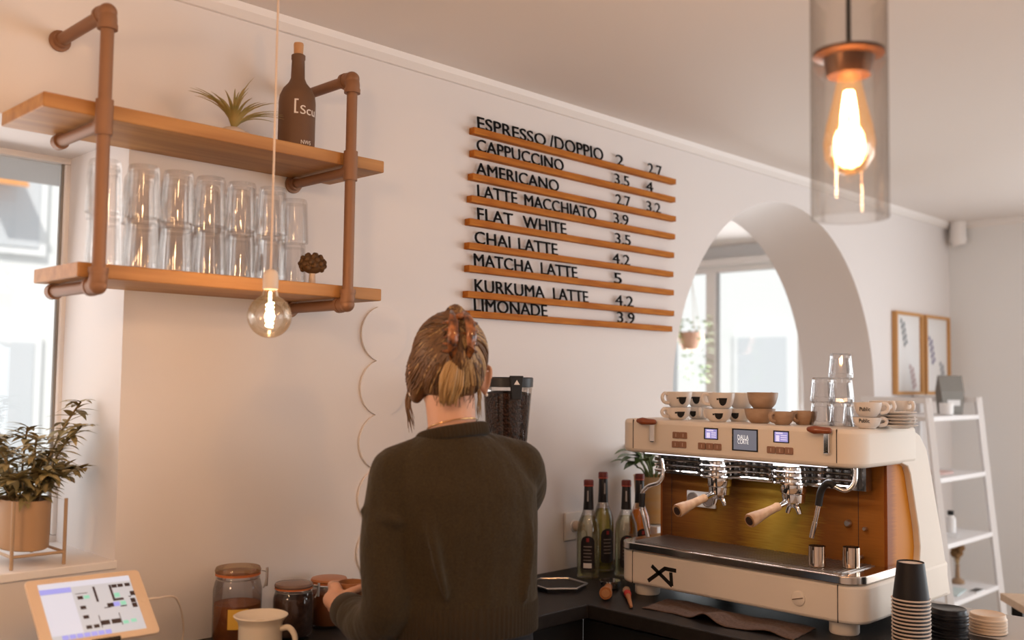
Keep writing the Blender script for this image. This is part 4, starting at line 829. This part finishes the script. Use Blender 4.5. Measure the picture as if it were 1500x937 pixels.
# cloth under the machine front
bm = nb(); nx, ny = 14, 60; g = []
for j in range(ny + 1):
    v_ = j / ny; row = []
    for i in range(nx + 1):
        u_ = i / nx; xx = 2.285 + .155 * u_ + .03 * (1 - v_) * 0 + .012 * math.sin(v_ * 9); yy = 1.735 - .47 * v_ + .02 * u_
        zz = CT + .0035 + .0225 * (1 - u_) ** .7 * math.exp(-((v_ - .46 - .05 * u_) / .085) ** 2) + .008 * (1 - u_) * math.exp(-((v_ - .82) / .09) ** 2) + .001 * math.sin(23 * u_ + 31 * v_)
        row.append(bm.verts.new((xx, yy, zz)))
    g.append(row)
for j in range(ny):
    for i in range(nx): bm.faces.new((g[j][i], g[j][i + 1], g[j + 1][i + 1], g[j + 1][i]))
o = obj('bar_cloth', bm, mat('cloth_brown', (.10, .062, .046), .95, var=((120, 120, 120), (.145, .092, .070)), bump=((500, 500, 500), .5, .002))); so = o.modifiers.new('thick', 'SOLIDIFY'); so.thickness = .0025; so.offset = 1; tag(o, 'folded brown cloth on the counter under the machine front', 'cloth')
# ------------------------------------------------------------------ far corner: posters, ladder shelf, table
FR = mat('frame_oak', (.58, .30, .11), .5); PP = mat('poster_paper', (.80, .79, .79), .7)
for lab, x0, x1, marks in (('framed plant print, the left of the two beside the arch', 5.19, 5.54, [((.30, .90, .42, .62), (.32, .34, .36)), ((.62, .35, .74, .10), (.55, .42, .42))]), ('framed plant print, the right of the two beside the corner', 5.585, 5.93, [((.25, .72, .38, .42), (.30, .28, .40)), ((.70, .40, .80, .14), (.30, .32, .36))])):
    r = thing('framed_print', lab, 'picture', ((x0 + x1) / 2, WALL, 1.51), 0, 'framed prints beside the arch'); z0, z1 = 1.508, 1.958; bm = nb(); f = .016
    for lo, hi in (((x0, z0), (x1, z0 + f)), ((x0, z1 - f), (x1, z1)), ((x0, z0 + f), (x0 + f, z1 - f)), ((x1 - f, z0 + f), (x1, z1 - f))): box(bm, (lo[0], WALL - .028, lo[1]), (hi[0], WALL - .001, hi[1]))
    obj('frame', bm, FR, r, smooth=False)
    bm = nb(); box(bm, (x0 + f, WALL - .012, z0 + f), (x1 - f, WALL - .002, z1 - f)); pp = obj('print', bm, PP, r, smooth=False)
    for (u0, v0, u1, v1), col in marks:
        bm = nb(); L_ = Vector((x0 + (x1 - x0) * u0, WALL - .0135, z0 + (z1 - z0) * v0)); E_ = Vector((x0 + (x1 - x0) * u1, WALL - .0135, z0 + (z1 - z0) * v1)); dd = E_ - L_
        for k in range(9):
            q = L_ + dd * k / 8; s = 1 if k % 2 else -1; w_ = .030; prism(bm, [q, q + Vector((s * w_ * .6, 0, .012)), q + Vector((s * w_, 0, -.010)), q + Vector((s * w_ * .4, 0, -.022))], (0, -.0005, 0))
        obj('plant_drawing', bm, mat('ink_%d' % int(u0 * 100), col, .8), pp, smooth=False)
LW = mat('ladder_white', (.84, .82, .82), .5); lx0, lx1 = 4.80, 5.46
r = thing('ladder_shelf', 'white ladder shelf standing against the wall beside the arch', 'shelf', (5.13, 2.0, 0))
yf = lambda z: 1.788 + .0975 * z
for x in (lx0, lx1):
    bm = nb(); tube(bm, [(x, yf(0), .002), (x, yf(1.5), 1.5)], .021, 4); obj('front_post', bm, LW, r, smooth=False)
    bm = nb(); box(bm, (x - .014, 2.235, .002), (x + .014, 2.263, 1.5)); obj('rear_post', bm, LW, r, smooth=False)
    bm = nb(); box(bm, (x - .014, yf(1.5) - .012, 1.472), (x + .014, 2.2345, 1.50)); obj('top_bar', bm, LW, r, smooth=False)
LZ = []
for px, py in ((1385, 616), (1387, 706), (1396, 802), (1401, 888)):
    z = at(px, py, 0, lx0 + .02).z; 
    for _ in range(3): z = at(px, py, 1, yf(z)).z
    LZ.append(z); bm = nb(); box(bm, (lx0 + .015, yf(z), z), (lx1 - .015, 2.234, z + .022)); obj('shelf_board', bm, LW, r, smooth=False)
p = at(1400, 607, 1, 2.02); b0 = Vector((p.x, 2.05, LZ[0] + .0225)); r = thing('coffee_bag', 'standing grey foil bag on the top board of the ladder shelf', 'bag', b0); BAG = mat('bag_grey', (.20, .185, .165), .3, .3); bm = nb()
v = [(-.055, -.03, 0), (.055, -.03, 0), (.055, .03, 0), (-.055, .03, 0), (-.070, -.026, .12), (.070, -.026, .12), (.070, .026, .12), (-.070, .026, .12), (-.072, -.003, .205), (.072, -.003, .205), (.072, .003, .205), (-.072, .003, .205)]
V = [bm.verts.new(b0 + Matrix.Rotation(-.6, 3, 'Z') @ Vector(q)) for q in v]
for f in ((3, 2, 1, 0), (8, 9, 10, 11)): bm.faces.new([V[k] for k in f])
for a_ in (0, 4):
    for k in range(4): bm.faces.new((V[a_ + k], V[a_ + (k + 1) % 4], V[a_ + 4 + (k + 1) % 4], V[a_ + 4 + k]))
obj('pouch', bm, BAG, r, smooth=False, bevel=.004); bm = nb(); box(bm, (b0.x - .035, b0.y - .0312, b0.z + .045), (b0.x + .04, b0.y - .0302, b0.z + .075), Matrix.Rotation(-.6, 3, 'Z'), b0); obj('label', bm, PP, r, smooth=False)
p = at(1385, 604, 1, 1.99); b0 = Vector((p.x, 1.985, LZ[0] + .0225)); bm = nb(); lathe(bm, [(.028, 0), (.033, .004), (.035, .062), (.031, .062), (.029, .008), (.001, .008)], b0, 28); o = obj('small_pot', bm, WHITE); tag(o, 'small white pot left of the foil bag on the ladder shelf', 'pot')
q = at(1407, 690, 2, LZ[1] + .0225); b0 = Vector((min(q.x, 5.1), 2.03, LZ[1] + .0225)); bm = nb(); prism(bm, rrect(b0.x - .09, b0.x + .10, b0.y - .08, b0.y + .08, (.05,) * 4, b0.z), (0, 0, .012)); o = obj('pink_pouch', bm, mat('pouch_pink', (.72, .52, .48), .7), smooth=False, bevel=.004); tag(o, 'flat pink pouch on the second board of the ladder shelf', 'pouch')
q = at(1393, 780, 1, 2.0); b0 = Vector((q.x, 2.0, LZ[2] + .0225)); r = thing('small_bottle', 'small white bottle with black cap on the third board of the ladder shelf', 'bottle', b0); bm = nb(); lathe(bm, [(.022, .0), (.025, .003), (.025, .075), (.014, .085), (.013, .09)], b0, 24); obj('body', bm, WHITE, r); bm = nb(); lathe(bm, [(.015, .0905), (.016, .092), (.016, .112), (.014, .113)], b0, 20); obj('cap', bm, BLACK, r)
b0 = Vector((5.13, 1.985, LZ[2] + .0225)); bm = nb(); box(bm, (b0.x - .08, b0.y - .06, b0.z), (b0.x + .08, b0.y + .06, b0.z + .004), Matrix.Rotation(.3, 3, 'Z')); o = obj('booklet', bm, PP, smooth=False); tag(o, 'white booklet lying on the third board of the ladder shelf', 'booklet')
q = at(1403, 866, 1, 2.0); b0 = Vector((q.x, 2.0, LZ[3] + .0225)); r = thing('dried_flower_vase', 'slim vase with brown dried flowers on the lowest visible ladder board', 'vase', b0)
bm = nb(); lathe(bm, [(.032, 0), (.034, .003), (.034, .016), (.012, .03), (.010, .09), (.012, .095)], b0, 24, cap1=False); obj('vase', bm, mat('vase_brown', (.35, .22, .13), .3), r); bm = nb(); bs = nb()
for k in range(26):
    a = k * 2.4; q = .028 * math.sqrt((k + .5) / 26); e = b0 + Vector((q * math.cos(a), q * math.sin(a), .145 + .045 * random.random())); tube(bs, [b0 + Vector((0, 0, .08)), e], .0014, 5); ell(bm, e, (.012, .012, .017), seg=8, rings=6)
obj('stems', bs, mat('stem_straw', (.50, .34, .18), .8), r); obj('flower_heads', bm, mat('dried_brown', (.24, .125, .05), .9), r)
b0 = Vector((5.12, 1.95, LZ[3] + .0225)); bm = nb(); box(bm, (b0.x - .14, b0.y - .06, b0.z), (b0.x + .06, b0.y + .09, b0.z + .006), Matrix.Rotation(.15, 3, 'Z')); o = obj('magazine', bm, mat('magazine_blue', (.60, .70, .70), .5), smooth=False); tag(o, 'pale blue magazine on the lowest visible ladder board', 'magazine')
b0 = Vector((5.20, 1.86, LZ[3] + .0225)); r = thing('card_holder', 'small black and white cards at the front of the lowest ladder board', 'cards', b0); bm = nb(); box(bm, (b0.x - .06, b0.y - .02, b0.z), (b0.x + .05, b0.y + .02, b0.z + .006)); obj('card', bm, PP, r, smooth=False); bm = nb(); box(bm, (b0.x - .05, b0.y - .018, b0.z + .0062), (b0.x - .01, b0.y + .018, b0.z + .0075)); box(bm, (b0.x + .0, b0.y - .018, b0.z + .0062), (b0.x + .04, b0.y + .018, b0.z + .0075)); obj('card_face', bm, BLACK, r, smooth=False)
# pipe stub under the ceiling in the corner
r = thing('vent_pipe', 'short white capped pipe below the ceiling in the far corner', 'pipe', (5.94, 2.20, CEIL)); bm = nb(); tube(bm, [(5.94, 2.20, CEIL - .001), (5.94, 2.20, CEIL - .10), (5.94, 2.195, CEIL - .14)], [.042, .042, .036], 20, roundcap=False, smooth=4); obj('pipe', bm, TRIMM, r); bm = nb(); tube(bm, [(5.94, 2.20, CEIL - .095), (5.94, 2.20, CEIL - .115)], .047, 20); obj('collar', bm, TRIMM, r)
# table
tcn_ = at(1465, 868, 2, .75); e1 = Vector((.62, -.785, 0)); e2 = Vector((-.785, -.62, 0)); r = thing('table', 'light wood table with black legs beyond the bar ledge', 'table', tcn_ + e1 * .35 + e2 * .35 - Vector((0, 0, .75)))
bm = nb(); prism(bm, [tcn_, tcn_ + e1 * .7, tcn_ + e1 * .7 + e2 * .6, tcn_ + e2 * .6], (0, 0, -.028)); obj('tabletop', bm, mat('table_wood', (.62, .44, .30), .45, var=((4, 40, 4), (.55, .37, .24))), r, smooth=False)
for u_, v_ in ((.05, .05), (.65, .05), (.05, .55), (.65, .55)):
    q = tcn_ + e1 * u_ + e2 * v_; bm = nb(); box(bm, (q.x - .02, q.y - .02, .001), (q.x + .02, q.y + .02, .721)); obj('leg', bm, BLACK, r, smooth=False)
# hanging plant in the arch room window
hp = at(1012, 497, 0, 5.72); r = thing('hanging_plant', 'trailing green plant in a pink hanging pot at the arch room window', 'plant', (hp.x, hp.y, CEIL))
bm = nb(); lathe(bm, [(.03, -.085), (.065, -.07), (.09, .0), (.09, .05), (.083, .05), (.08, .03), (.001, .03)], hp, 28); obj('pot', bm, mat('pot_pink', (.66, .38, .29), .6), r)
bm = nb(); [tube(bm, [hp + Vector((.088 * math.cos(a), .088 * math.sin(a), .05)), (hp.x, hp.y, hp.z + .45)], .002, 5) for a in (.3, 2.4, 4.5)]; tube(bm, [(hp.x, hp.y, hp.z + .44), (hp.x, hp.y, CEIL - .001)], .002, 5); obj('cord', bm, mat('cord_pale', (.7, .6, .5), .8), r)
bm = nb()
for k in range(150):
    a = random.uniform(0, 2 * PI); q = .085 + .05 * random.random(); z = random.uniform(-.30, .16); leaf(bm, hp + Vector((q * math.cos(a) * .9, q * math.sin(a), z if z > 0 or math.sin(a) < .2 else z * .3 + .1)), (math.cos(a), math.sin(a), .2), .05, .03, 1.2, 4)
obj('leaves', bm, mat('leaf_fresh', (.24, .36, .10), .5), r)

# ------------------------------------------------------------------ the person, seen from behind
PR = thing('person', 'person seen from behind in an olive sweater with hair in a claw clip', 'person', (1.4646, 1.6154, 0), math.radians(-25))
SKIN = mat('skin', (.60, .33, .22), .5, var=((14, 14, 14), (.64, .37, .26))); SKIN.node_tree.nodes['Principled BSDF'].inputs['Subsurface Weight'].default_value = .12; SKIN.node_tree.nodes['Principled BSDF'].inputs['Subsurface Radius'].default_value = (.012, .005, .003)
KNIT = mat('sweater_olive', (.041, .027, .009), .95, sheen=.08, var=((260, 260, 260), (.024, .015, .005)), bump=((16, 16, 9), .9, .014))
RIB = mat('rib_olive', (.030, .019, .0075), .95, sheen=.08, bump=((400, 400, 400), .4, .002))
HR = Matrix.Rotation(math.radians(-8), 3, 'Z')
class Head:
    # centre of the head; adding an offset turns it with the head
    c = Vector((-.016, .035, 1.592))
    def __add__(self, v): return self.c + HR @ v
HC = Head()
def hell(bm, c, r, rot=None, **k): ell(bm, c, r, HR @ rot if rot is not None else HR, **k)
Vv = Vector
def loft(bm, rings, seg=40, cap=True):
    L = []
    for cx_, cy_, z, rx, ry in rings:
        L.append([bm.verts.new((cx_ + rx * math.copysign(abs(math.cos(a)) ** .85, math.cos(a)), cy_ + ry * math.copysign(abs(math.sin(a)) ** .85, math.sin(a)), z)) for a in [2 * PI * k / seg for k in range(seg)]])
    for A, B in zip(L, L[1:]):
        for k in range(seg): bm.faces.new((A[k], A[(k + 1) % seg], B[(k + 1) % seg], B[k]))
    if cap: bm.faces.new(L[0][::-1]); bm.faces.new(L[-1])
TORSO = [(.015, 0, 1.028, .158, .112), (.015, 0, 1.07, .166, .118), (.015, -.004, 1.15, .162, .116), (.012, -.008, 1.25, .164, .118), (.006, -.010, 1.33, .166, .110), (-.005, -.010, 1.385, .148, .088), (-.012, -.008, 1.420, .116, .074), (-.014, -.004, 1.446, .074, .064)]
LARM = [(-.138, -.004, 1.355), (-.160, -.020, 1.22), (-.160, -.035, 1.09), (-.178, .05, 1.035), (-.197, .165, 1.035)]; LR = [.062, .059, .056, .052, .040]
RARM = [(.138, 0, 1.365), (.176, .075, 1.315), (.186, .155, 1.265), (.14, .235, 1.205), (.095, .285, 1.175)]; RR = [.064, .060, .052, .046, .038]
# clothing first: sweater with rib hem and collar
bm = nb(); loft(bm, TORSO); tube(bm, LARM, LR, 20, smooth=5, roundcap=True); tube(bm, RARM, RR, 20, smooth=5, roundcap=True)
tube(bm, [(-.05, -.008, 1.405), (-.140, -.004, 1.365)], [.050, .058], 18, roundcap=True); tube(bm, [(.03, -.008, 1.408), (.140, 0, 1.372)], [.050, .060], 18, roundcap=True)
# folds: sleeve creases and the drape at the armpits
for z, q in ((1.275, .0), (1.15, .004), (1.085, .006)): tube(bm, [(-.215 + q, -.01, z + .012), (-.165, -.078, z), (-.115, -.05, z - .022)], [.007, .010, .006], 8, smooth=4, roundcap=True)
tube(bm, [(-.10, -.095, 1.31), (-.085, -.118, 1.22), (-.06, -.122, 1.12)], [.006, .011, .006], 8, smooth=4, roundcap=True); tube(bm, [(.12, -.09, 1.32), (.135, -.098, 1.22), (.12, -.108, 1.10)], [.006, .011, .006], 8, smooth=4, roundcap=True)
sw = finish('sweater', blob(bm, .006, 9), KNIT, PR)
def ribband(bm, c, rx, ry, z0, z1, n, amp, tilt=None, thick=.010):
    seg = n * 4; rows = []
    for z, o in ((z0, -thick * .5), (z0, 0), (z0 + .004, thick * .35), (z1 - .004, thick * .35), (z1, 0), (z1, -thick * .5)):
        row = []
        for k in range(seg):
            a = 2 * PI * k / seg; m = o + (amp * math.sin(a * n) if o > 0 else 0); p = Vv(((rx + m) * math.copysign(abs(math.cos(a)) ** .85, math.cos(a)), (ry + m) * math.copysign(abs(math.sin(a)) ** .85, math.sin(a)), z))
            row.append(bm.verts.new(Vv(c) + (tilt @ p if tilt else p)))
        rows.append(row)
    for A, B in zip(rows, rows[1:]):
        for k in range(seg): bm.faces.new((A[k], A[(k + 1) % seg], B[(k + 1) % seg], B[k]))
bm = nb(); ribband(bm, (.015, 0, 0), .162, .115, 1.022, 1.095, 95, .0016); obj('hem', bm, RIB, sw, local=True, angle=80)
bm = nb(); tl_ = Matrix.Rotation(-.13, 3, 'Y') @ Matrix.Rotation(-.20, 3, 'X'); ribband(bm, (-.015, -.004, 1.445), .074, .066, -.014, .015, 60, .0012, tl_, .012); obj('collar', bm, RIB, sw, local=True, angle=80)
for pts, R in ((LARM, .042), ): 
    bm = nb(); a, b = Vv(pts[-2]), Vv(pts[-1]); d = (b - a).normalized(); tube(bm, [b - d * .02, b - d * .012, b + d * .03, b + d * .036], [R * .98, R * 1.04, R * .98, R * .9], 28); obj('cuff', bm, RIB, sw, local=True)
bm = nb(); a, b = Vv(RARM[-2]), Vv(RARM[-1]); d = (b - a).normalized(); tube(bm, [b - d * .02, b - d * .012, b + d * .03, b + d * .036], [.039, .041, .038, .035], 28); obj('cuff', bm, RIB, sw, local=True)
# jeans, apron, shoes
bm = nb(); ell(bm, (.012, -.002, .93), (.158, .112, .115))
LEGS = [[(-.072, 0, .90), (-.085, .012, .50), (-.088, -.02, .10)], [(.100, 0, .90), (.105, .012, .50), (.105, -.02, .10)]]
for lg in LEGS: tube(bm, lg, [.092, .066, .056], 20, smooth=6)
DEN = mat('denim', (.10, .15, .22), .85, var=((120, 120, 120), (.15, .21, .29))); je = finish('jeans', blob(bm, .008, 6), DEN, PR)
bm = nb(); loft(bm, [(.015, 0, .955, .160, .114), (.015, 0, 1.035, .154, .109)], cap=False)
prism(bm, [(-.15, .121, .998), (.18, .121, .998), (.20, .126, .45), (-.17, .126, .45)], (0, .004, 0)); tube(bm, [(.02, -.121, .965), (.05, -.128, .90), (.045, -.126, .80)], [.008, .012, .010], 8, smooth=4, flat=.35); tube(bm, [(.02, -.121, .965), (-.01, -.128, .91), (0, -.126, .83)], [.008, .012, .010], 8, smooth=4, flat=.35)
obj('apron', bm, mat('apron_black', (.014, .013, .015), .85), PR, local=True)
for lg in LEGS:
    x = lg[-1][0]; bm = nb(); ell(bm, (x, .0, .045), (.045, .06, .05)); ell(bm, (x, .075, .035), (.045, .085, .036)); box(bm, (x - .042, -.055, .001), (x + .042, .15, .022)); finish('shoe', blob(bm, .006, 5), mat('shoe_white', (.6, .58, .55), .6), PR)
# the body: one continuous surface
def fingers(bm, C, r, a0, sgn, z0=0, up=1):
    for k, (dz, L) in enumerate(((.031, .9), (.011, 1.0), (-.009, .95), (-.027, .78))):
        rr = r + .0085; P_ = [Vv((C[0] + (rr + .010 - .003 * j) * math.cos(a0 + sgn * L * t), C[1] + (rr + .010 - .003 * j) * math.sin(a0 + sgn * L * t), C[2] + dz * (1 - .08 * j))) for j, t in enumerate((0, .65, 1.30, 1.95, 2.3))]
        for p, q, ra, rb in zip(P_, P_[1:], (.0095, .0088, .0080, .0074), (.0088, .0080, .0074, .0064)): tube(bm, [p, q], [ra, rb], 10, roundcap=True)
    P_ = [Vv((C[0] + q * math.cos(a0 - sgn * t), C[1] + q * math.sin(a0 - sgn * t), C[2] + z)) for q, t, z in ((r + .030, .30, .0), (r + .020, .85, .020), (r + .011, 1.35, .026), (r + .008, 1.75, .026))]
    for p, q, ra, rb in zip(P_, P_[1:], (.0125, .0105, .0095), (.0105, .0095, .0075)): tube(bm, [p, q], [ra, rb], 10, roundcap=True)
CUPL = Vv((-.172, .292, 1.045)); CUPR = Vv((.055, .345, 1.165))
bm = nb()
rot = Matrix.Rotation(0, 3, 'X')
hell(bm, HC + Vv((0, -.008, .018)), (.0745, .094, .098)); hell(bm, HC + Vv((0, .022, -.040)), (.058, .066, .072)); hell(bm, HC + Vv((0, .058, -.088)), (.030, .026, .024))
tube(bm, [HC + Vv((0, .080, .015)), HC + Vv((0, .104, -.022)), HC + Vv((0, .094, -.034))], [.008, .012, .009], 12, roundcap=True)
hell(bm, HC + Vv((0, .082, -.058)), (.022, .012, .006)); hell(bm, HC + Vv((0, .080, -.066)), (.019, .012, .007)); hell(bm, HC + Vv((0, .078, .022)), (.050, .014, .012))
for s in (-1, 1):
    hell(bm, HC + Vv((s * .040, .062, -.022)), (.026, .026, .024))
    e = HC + Vv((s * .0785, -.008, -.026)); R_ = Matrix.Rotation(s * -.6, 3, 'Z'); hell(bm, e, (.009, .019, .030), R_)
    tube(bm, [e + Vv((s * .003, .012, -.010)), e + Vv((s * .006, .014, .016)), e + Vv((s * .010, .002, .031)), e + Vv((s * .013, -.014, .020)), e + Vv((s * .010, -.014, -.006)), e + Vv((s * .005, -.004, -.028))], .0042, 8, smooth=4, roundcap=True); ell(bm, e + Vv((s * .004, -.001, -.029)), (.005, .008, .008))
tube(bm, [(-.015, -.012, 1.39), (-.016, .0, 1.465), HC + Vv((0, -.022, -.060))], [.062, .053, .056], 20, smooth=4)
loft(bm, [(cx_, cy_, z, rx - .012, ry - .012) for cx_, cy_, z, rx, ry in [(.015, 0, .93, .15, .105)] + TORSO]); ell(bm, (.012, -.002, .93), (.15, .104, .11))
for lg in LEGS: tube(bm, lg, [.084, .058, .045], 18, smooth=6); ell(bm, (lg[-1][0], .04, .05), (.036, .09, .03))
def arm(P_, R_, C, a0, sgn):
    tube(bm, [Vv(p) for p in P_[:-1]] + [Vv(P_[-1])], [r - .014 for r in R_], 16, smooth=5, roundcap=True)
    wr = Vv(P_[-1]); pc_ = Vv((C[0] + .058 * math.cos(a0 - sgn * .05), C[1] + .058 * math.sin(a0 - sgn * .05), C[2])); tube(bm, [wr, wr + (pc_ - wr) * .5, pc_], [.026, .024, .022], 14, roundcap=True)
    rotz = Matrix.Rotation(a0, 3, 'Z'); ell(bm, pc_ - Vv((.010 * math.cos(a0), .010 * math.sin(a0), 0)), (.015, .030, .042), rotz)
    fingers(bm, C, .034, a0, sgn)
arm(LARM, LR, CUPL, math.radians(205), -1); arm(RARM, RR, CUPR, math.radians(-40), 1)
body = finish('body', blob(bm, .0042, 3), SKIN, PR)
for s in (-1, 1):
    bm = nb(); hell(bm, HC + Vv((s * .030, .076, .004)), (.0125, .0125, .0115)); e_ = obj('eye', bm, mat('eye_white', (.8, .78, .75), .2), body, local=True)
    bm = nb(); hell(bm, HC + Vv((s * .030, .0855, .003)), (.0055, .0035, .0055)); obj('iris', bm, mat('iris_brown', (.10, .05, .02), .2), e_, local=True)
# hair
H1 = mat('hair_brown', (.115, .055, .022), .45, var=((90, 90, 18), (.16, .080, .032))); H2 = mat('hair_blond', (.34, .205, .085), .45, var=((90, 90, 18), (.44, .28, .12))); H3 = mat('hair_dark', (.075, .036, .015), .5)
bm = nb(); hell(bm, HC + Vv((0, -.020, .022)), (.083, .095, .100)); hell(bm, HC + Vv((0, -.030, -.016)), (.075, .074, .062)); hell(bm, HC + Vv((0, .018, .055)), (.072, .08, .062))
hell(bm, HC + Vv((-.070, .004, -.022)), (.024, .052, .060)); tube(bm, [HC + Vv((.004, -.092, -.005)), HC + Vv((.006, -.108, .03)), HC + Vv((.006, -.098, .075)), HC + Vv((.004, -.060, .115))], [.022, .027, .028, .020], 16, smooth=5, roundcap=True)
me = blob(bm, .005, 4); b2 = nb(); b2.from_mesh(me); bare = []
for v in b2.verts:
    q = HR.inverted() @ (v.co - HC.c)
    if (q.y > .052 and q.z < .062) or (q.y > .012 and q.z < -.03) or (q - Vv((.085, -.006, -.026))).length < .035: bare.append(v)
bmesh.ops.delete(b2, geom=bare, context='VERTS'); b2.to_mesh(me); b2.free()
hair = finish('hair', me, H1, PR)
from mathutils.bvhtree import BVHTree
HB = BVHTree.FromPolygons([v.co.copy() for v in me.vertices], [tuple(p.vertices) for p in me.polygons])
bm = nb(); rs = random.Random(3); ec = HC + Vv((0, -.020, .020)); er = Vv((.0835, .0960, .1010)); faces_m = []
clipd = Vv((.05, -.80, .55)).normalized()
def epos(d, k):
    u = (HR @ Vv((d.x * er.x, d.y * er.y, d.z * er.z))).normalized(); h = HB.ray_cast(ec + u * .25, -u, .25)
    return (h[0] + u * (.0008 + .10 * (k - 1))) if h[0] is not None and (h[0] - ec).length > .05 else None
for i in range(430):
    az = rs.uniform(-165, 165); t_ = abs(az) / 165; el = -66 + 34 * min(1, t_ * 1.5) + (90 * max(0, t_ - .6) / .4); el += rs.uniform(0, 34); a = math.radians(az); e_ = math.radians(el)
    d0 = Vv((math.sin(a) * math.cos(e_), -math.cos(a) * math.cos(e_), math.sin(e_))); q = d0.rotation_difference(clipd); d1 = (clipd + Vv((rs.uniform(-.12, .12), 0, rs.uniform(-.25, .2)))).normalized()
    pts = [epos(d0.slerp(d1, t), 1.0 + .012 * math.sin(t * PI) + rs.uniform(-.004, .006)) for t in (0, .14, .28, .42, .56, .70, .84, .97)] if d0.dot(d1) > -.98 else None
    if not pts or any(p_ is None for p_ in pts) or any((HR.inverted() @ (p_ - HC.c) - Vv((.087, -.006, -.027))).length < .031 for p_ in pts): continue
    n0 = len(bm.faces); tube(bm, pts, [.0014, .0026, .0030, .0030, .0030, .0028, .0026, .0022], 5, cap=False)
    bm.faces.ensure_lookup_table(); mi = 1 if (az > 15 and rs.random() < .70) or rs.random() < .06 else (2 if rs.random() < .3 else 0)
    for f in bm.faces[n0:]: f.material_index = mi
obj('combed_strands', bm, [H1, H2, H3], hair, local=True, angle=180)
bm = nb()
for i in range(75):
    a = rs.uniform(-1, 1); s0 = HC + Vv((.002 + .010 * a, -.120 + rs.uniform(-.006, .006), .034)); s1 = HC + Vv((-.010 + .024 * a, -.122 + .012 * abs(a) + rs.uniform(-.006, .004), rs.uniform(-.045, -.015))); s2 = HC + Vv((-.016 + .018 * a, -.100 + rs.uniform(-.006, .004), rs.uniform(-.085, -.055)))
    tube(bm, [s0, s1, s2], [.0025, .0032, .0006], 5, smooth=4)
obj('ponytail', bm, H2, hair, local=True, angle=180)
for s, n_ in ((1, 26), (-1, 20)):
    bm = nb()
    for i in range(n_):
        j = rs.random(); L = rs.uniform(.075, .125); s0 = HC + Vv((s * ((.066 if s > 0 else .070) + .006 * j), .028 + .018 * j, .002 if s > 0 else -.03)); o1 = .008; tube(bm, [s0, s0 + Vv((s * (o1 + .006 * rs.random()), .006, -L * .5)), s0 + Vv((s * (.012 * rs.random()), .004 - .02 * rs.random(), -L))], [.0018, .0016, .0004], 5, smooth=4)
    obj('loose_strands', bm, H2 if s > 0 else H1, hair, local=True, angle=180)
bm = nb()
for i in range(26):
    a = rs.uniform(-1, 1); s0 = HC + Vv((.05 * a, -.088, -.040)); tube(bm, [s0, s0 + Vv((.004 * rs.uniform(-1, 1), -.003, -.018)), s0 + Vv((.008 * rs.uniform(-1, 1), .008, -rs.uniform(.03, .05)))], [.0012, .0009, .0003], 4, smooth=3)
obj('nape_strands', bm, H1, hair, local=True, angle=180)
# tortoiseshell claw clip
TOR = mat('tortoiseshell', (.035, .010, .004), .2, coat=.6, var=((75, 75, 60), (.36, .13, .042), 2)); bm = nb()
for s in (-1, 1):
    cxk = .006 + s * .0165
    P_ = [HC + Vv((cxk - s * .004, -.098, .118)), HC + Vv((cxk, -.132, .100)), HC + Vv((cxk + s * .003, -.147, .070)), HC + Vv((cxk + s * .003, -.144, .043)), HC + Vv((cxk, -.127, .020))]
    tube(bm, P_, [.007, .0110, .0120, .0115, .007], 12, smooth=5, flat=.45, up=(0, -1, 0), roundcap=True)
    for k in range(5):
        z = .034 + .015 * k; yb = -.141 + .25 * abs(z - .064); tube(bm, [HC + Vv((cxk + s * .006, yb, z)), HC + Vv((cxk + s * .018, yb + .012, z - .001)), HC + Vv((cxk + s * .020, yb + .026, z - .002))], [.0042, .0036, .0020], 8, smooth=3, roundcap=True)
tube(bm, [HC + Vv((-.004, -.128, .070)), HC + Vv((.016, -.128, .070))], .005, 10); hell(bm, HC + Vv((.006, -.118, .108)), (.010, .008, .008))
obj('claw_clip', bm, TOR, PR, local=True)
bm = nb(); n = 48; tube(bm, [Vv((-.016, -.001, 1.467)) + Matrix.Rotation(-.13, 3, 'Y') @ Matrix.Rotation(-.25, 3, 'X') @ Vv((.0555 * math.cos(2 * PI * k / n), .0575 * math.sin(2 * PI * k / n), 0)) for k in range(n + 1)], .0012, 6, cap=False); obj('necklace', bm, mat('gold', (.60, .36, .14), .25, 1), PR, local=True)
for s in (-1, 1): bm = nb(); e = HC + Vv((s * .0855, -.010, -.060)); ell(bm, e, (.0035, .0035, .0045), seg=12, rings=8); obj('earring', bm, mat('pearl', (.8, .72, .66), .2), PR, local=True)
cw = PR.matrix_basis if False else (Matrix.Translation(PR.location) @ Matrix.Rotation(math.radians(-25), 4, 'Z'))
c = cw @ (CUPL - Vv((0, 0, .048))); r = thing('held_cup', 'small amber cup of coffee held in the left hand of the person', 'cup', c); bm = nb(); lathe(bm, [(.026, 0), (.029, .003), (.0335, .082), (.0315, .082), (.028, .01), (.001, .008)], c, 32); obj('body', bm, mat('cup_amber', (.40, .17, .07), .3), r); bm = nb(); lathe(bm, [(.0305, .068), (.001, .0682)], c, 28, cap0=False); obj('coffee', bm, mat('coffee', (.03, .012, .006), .15), r)
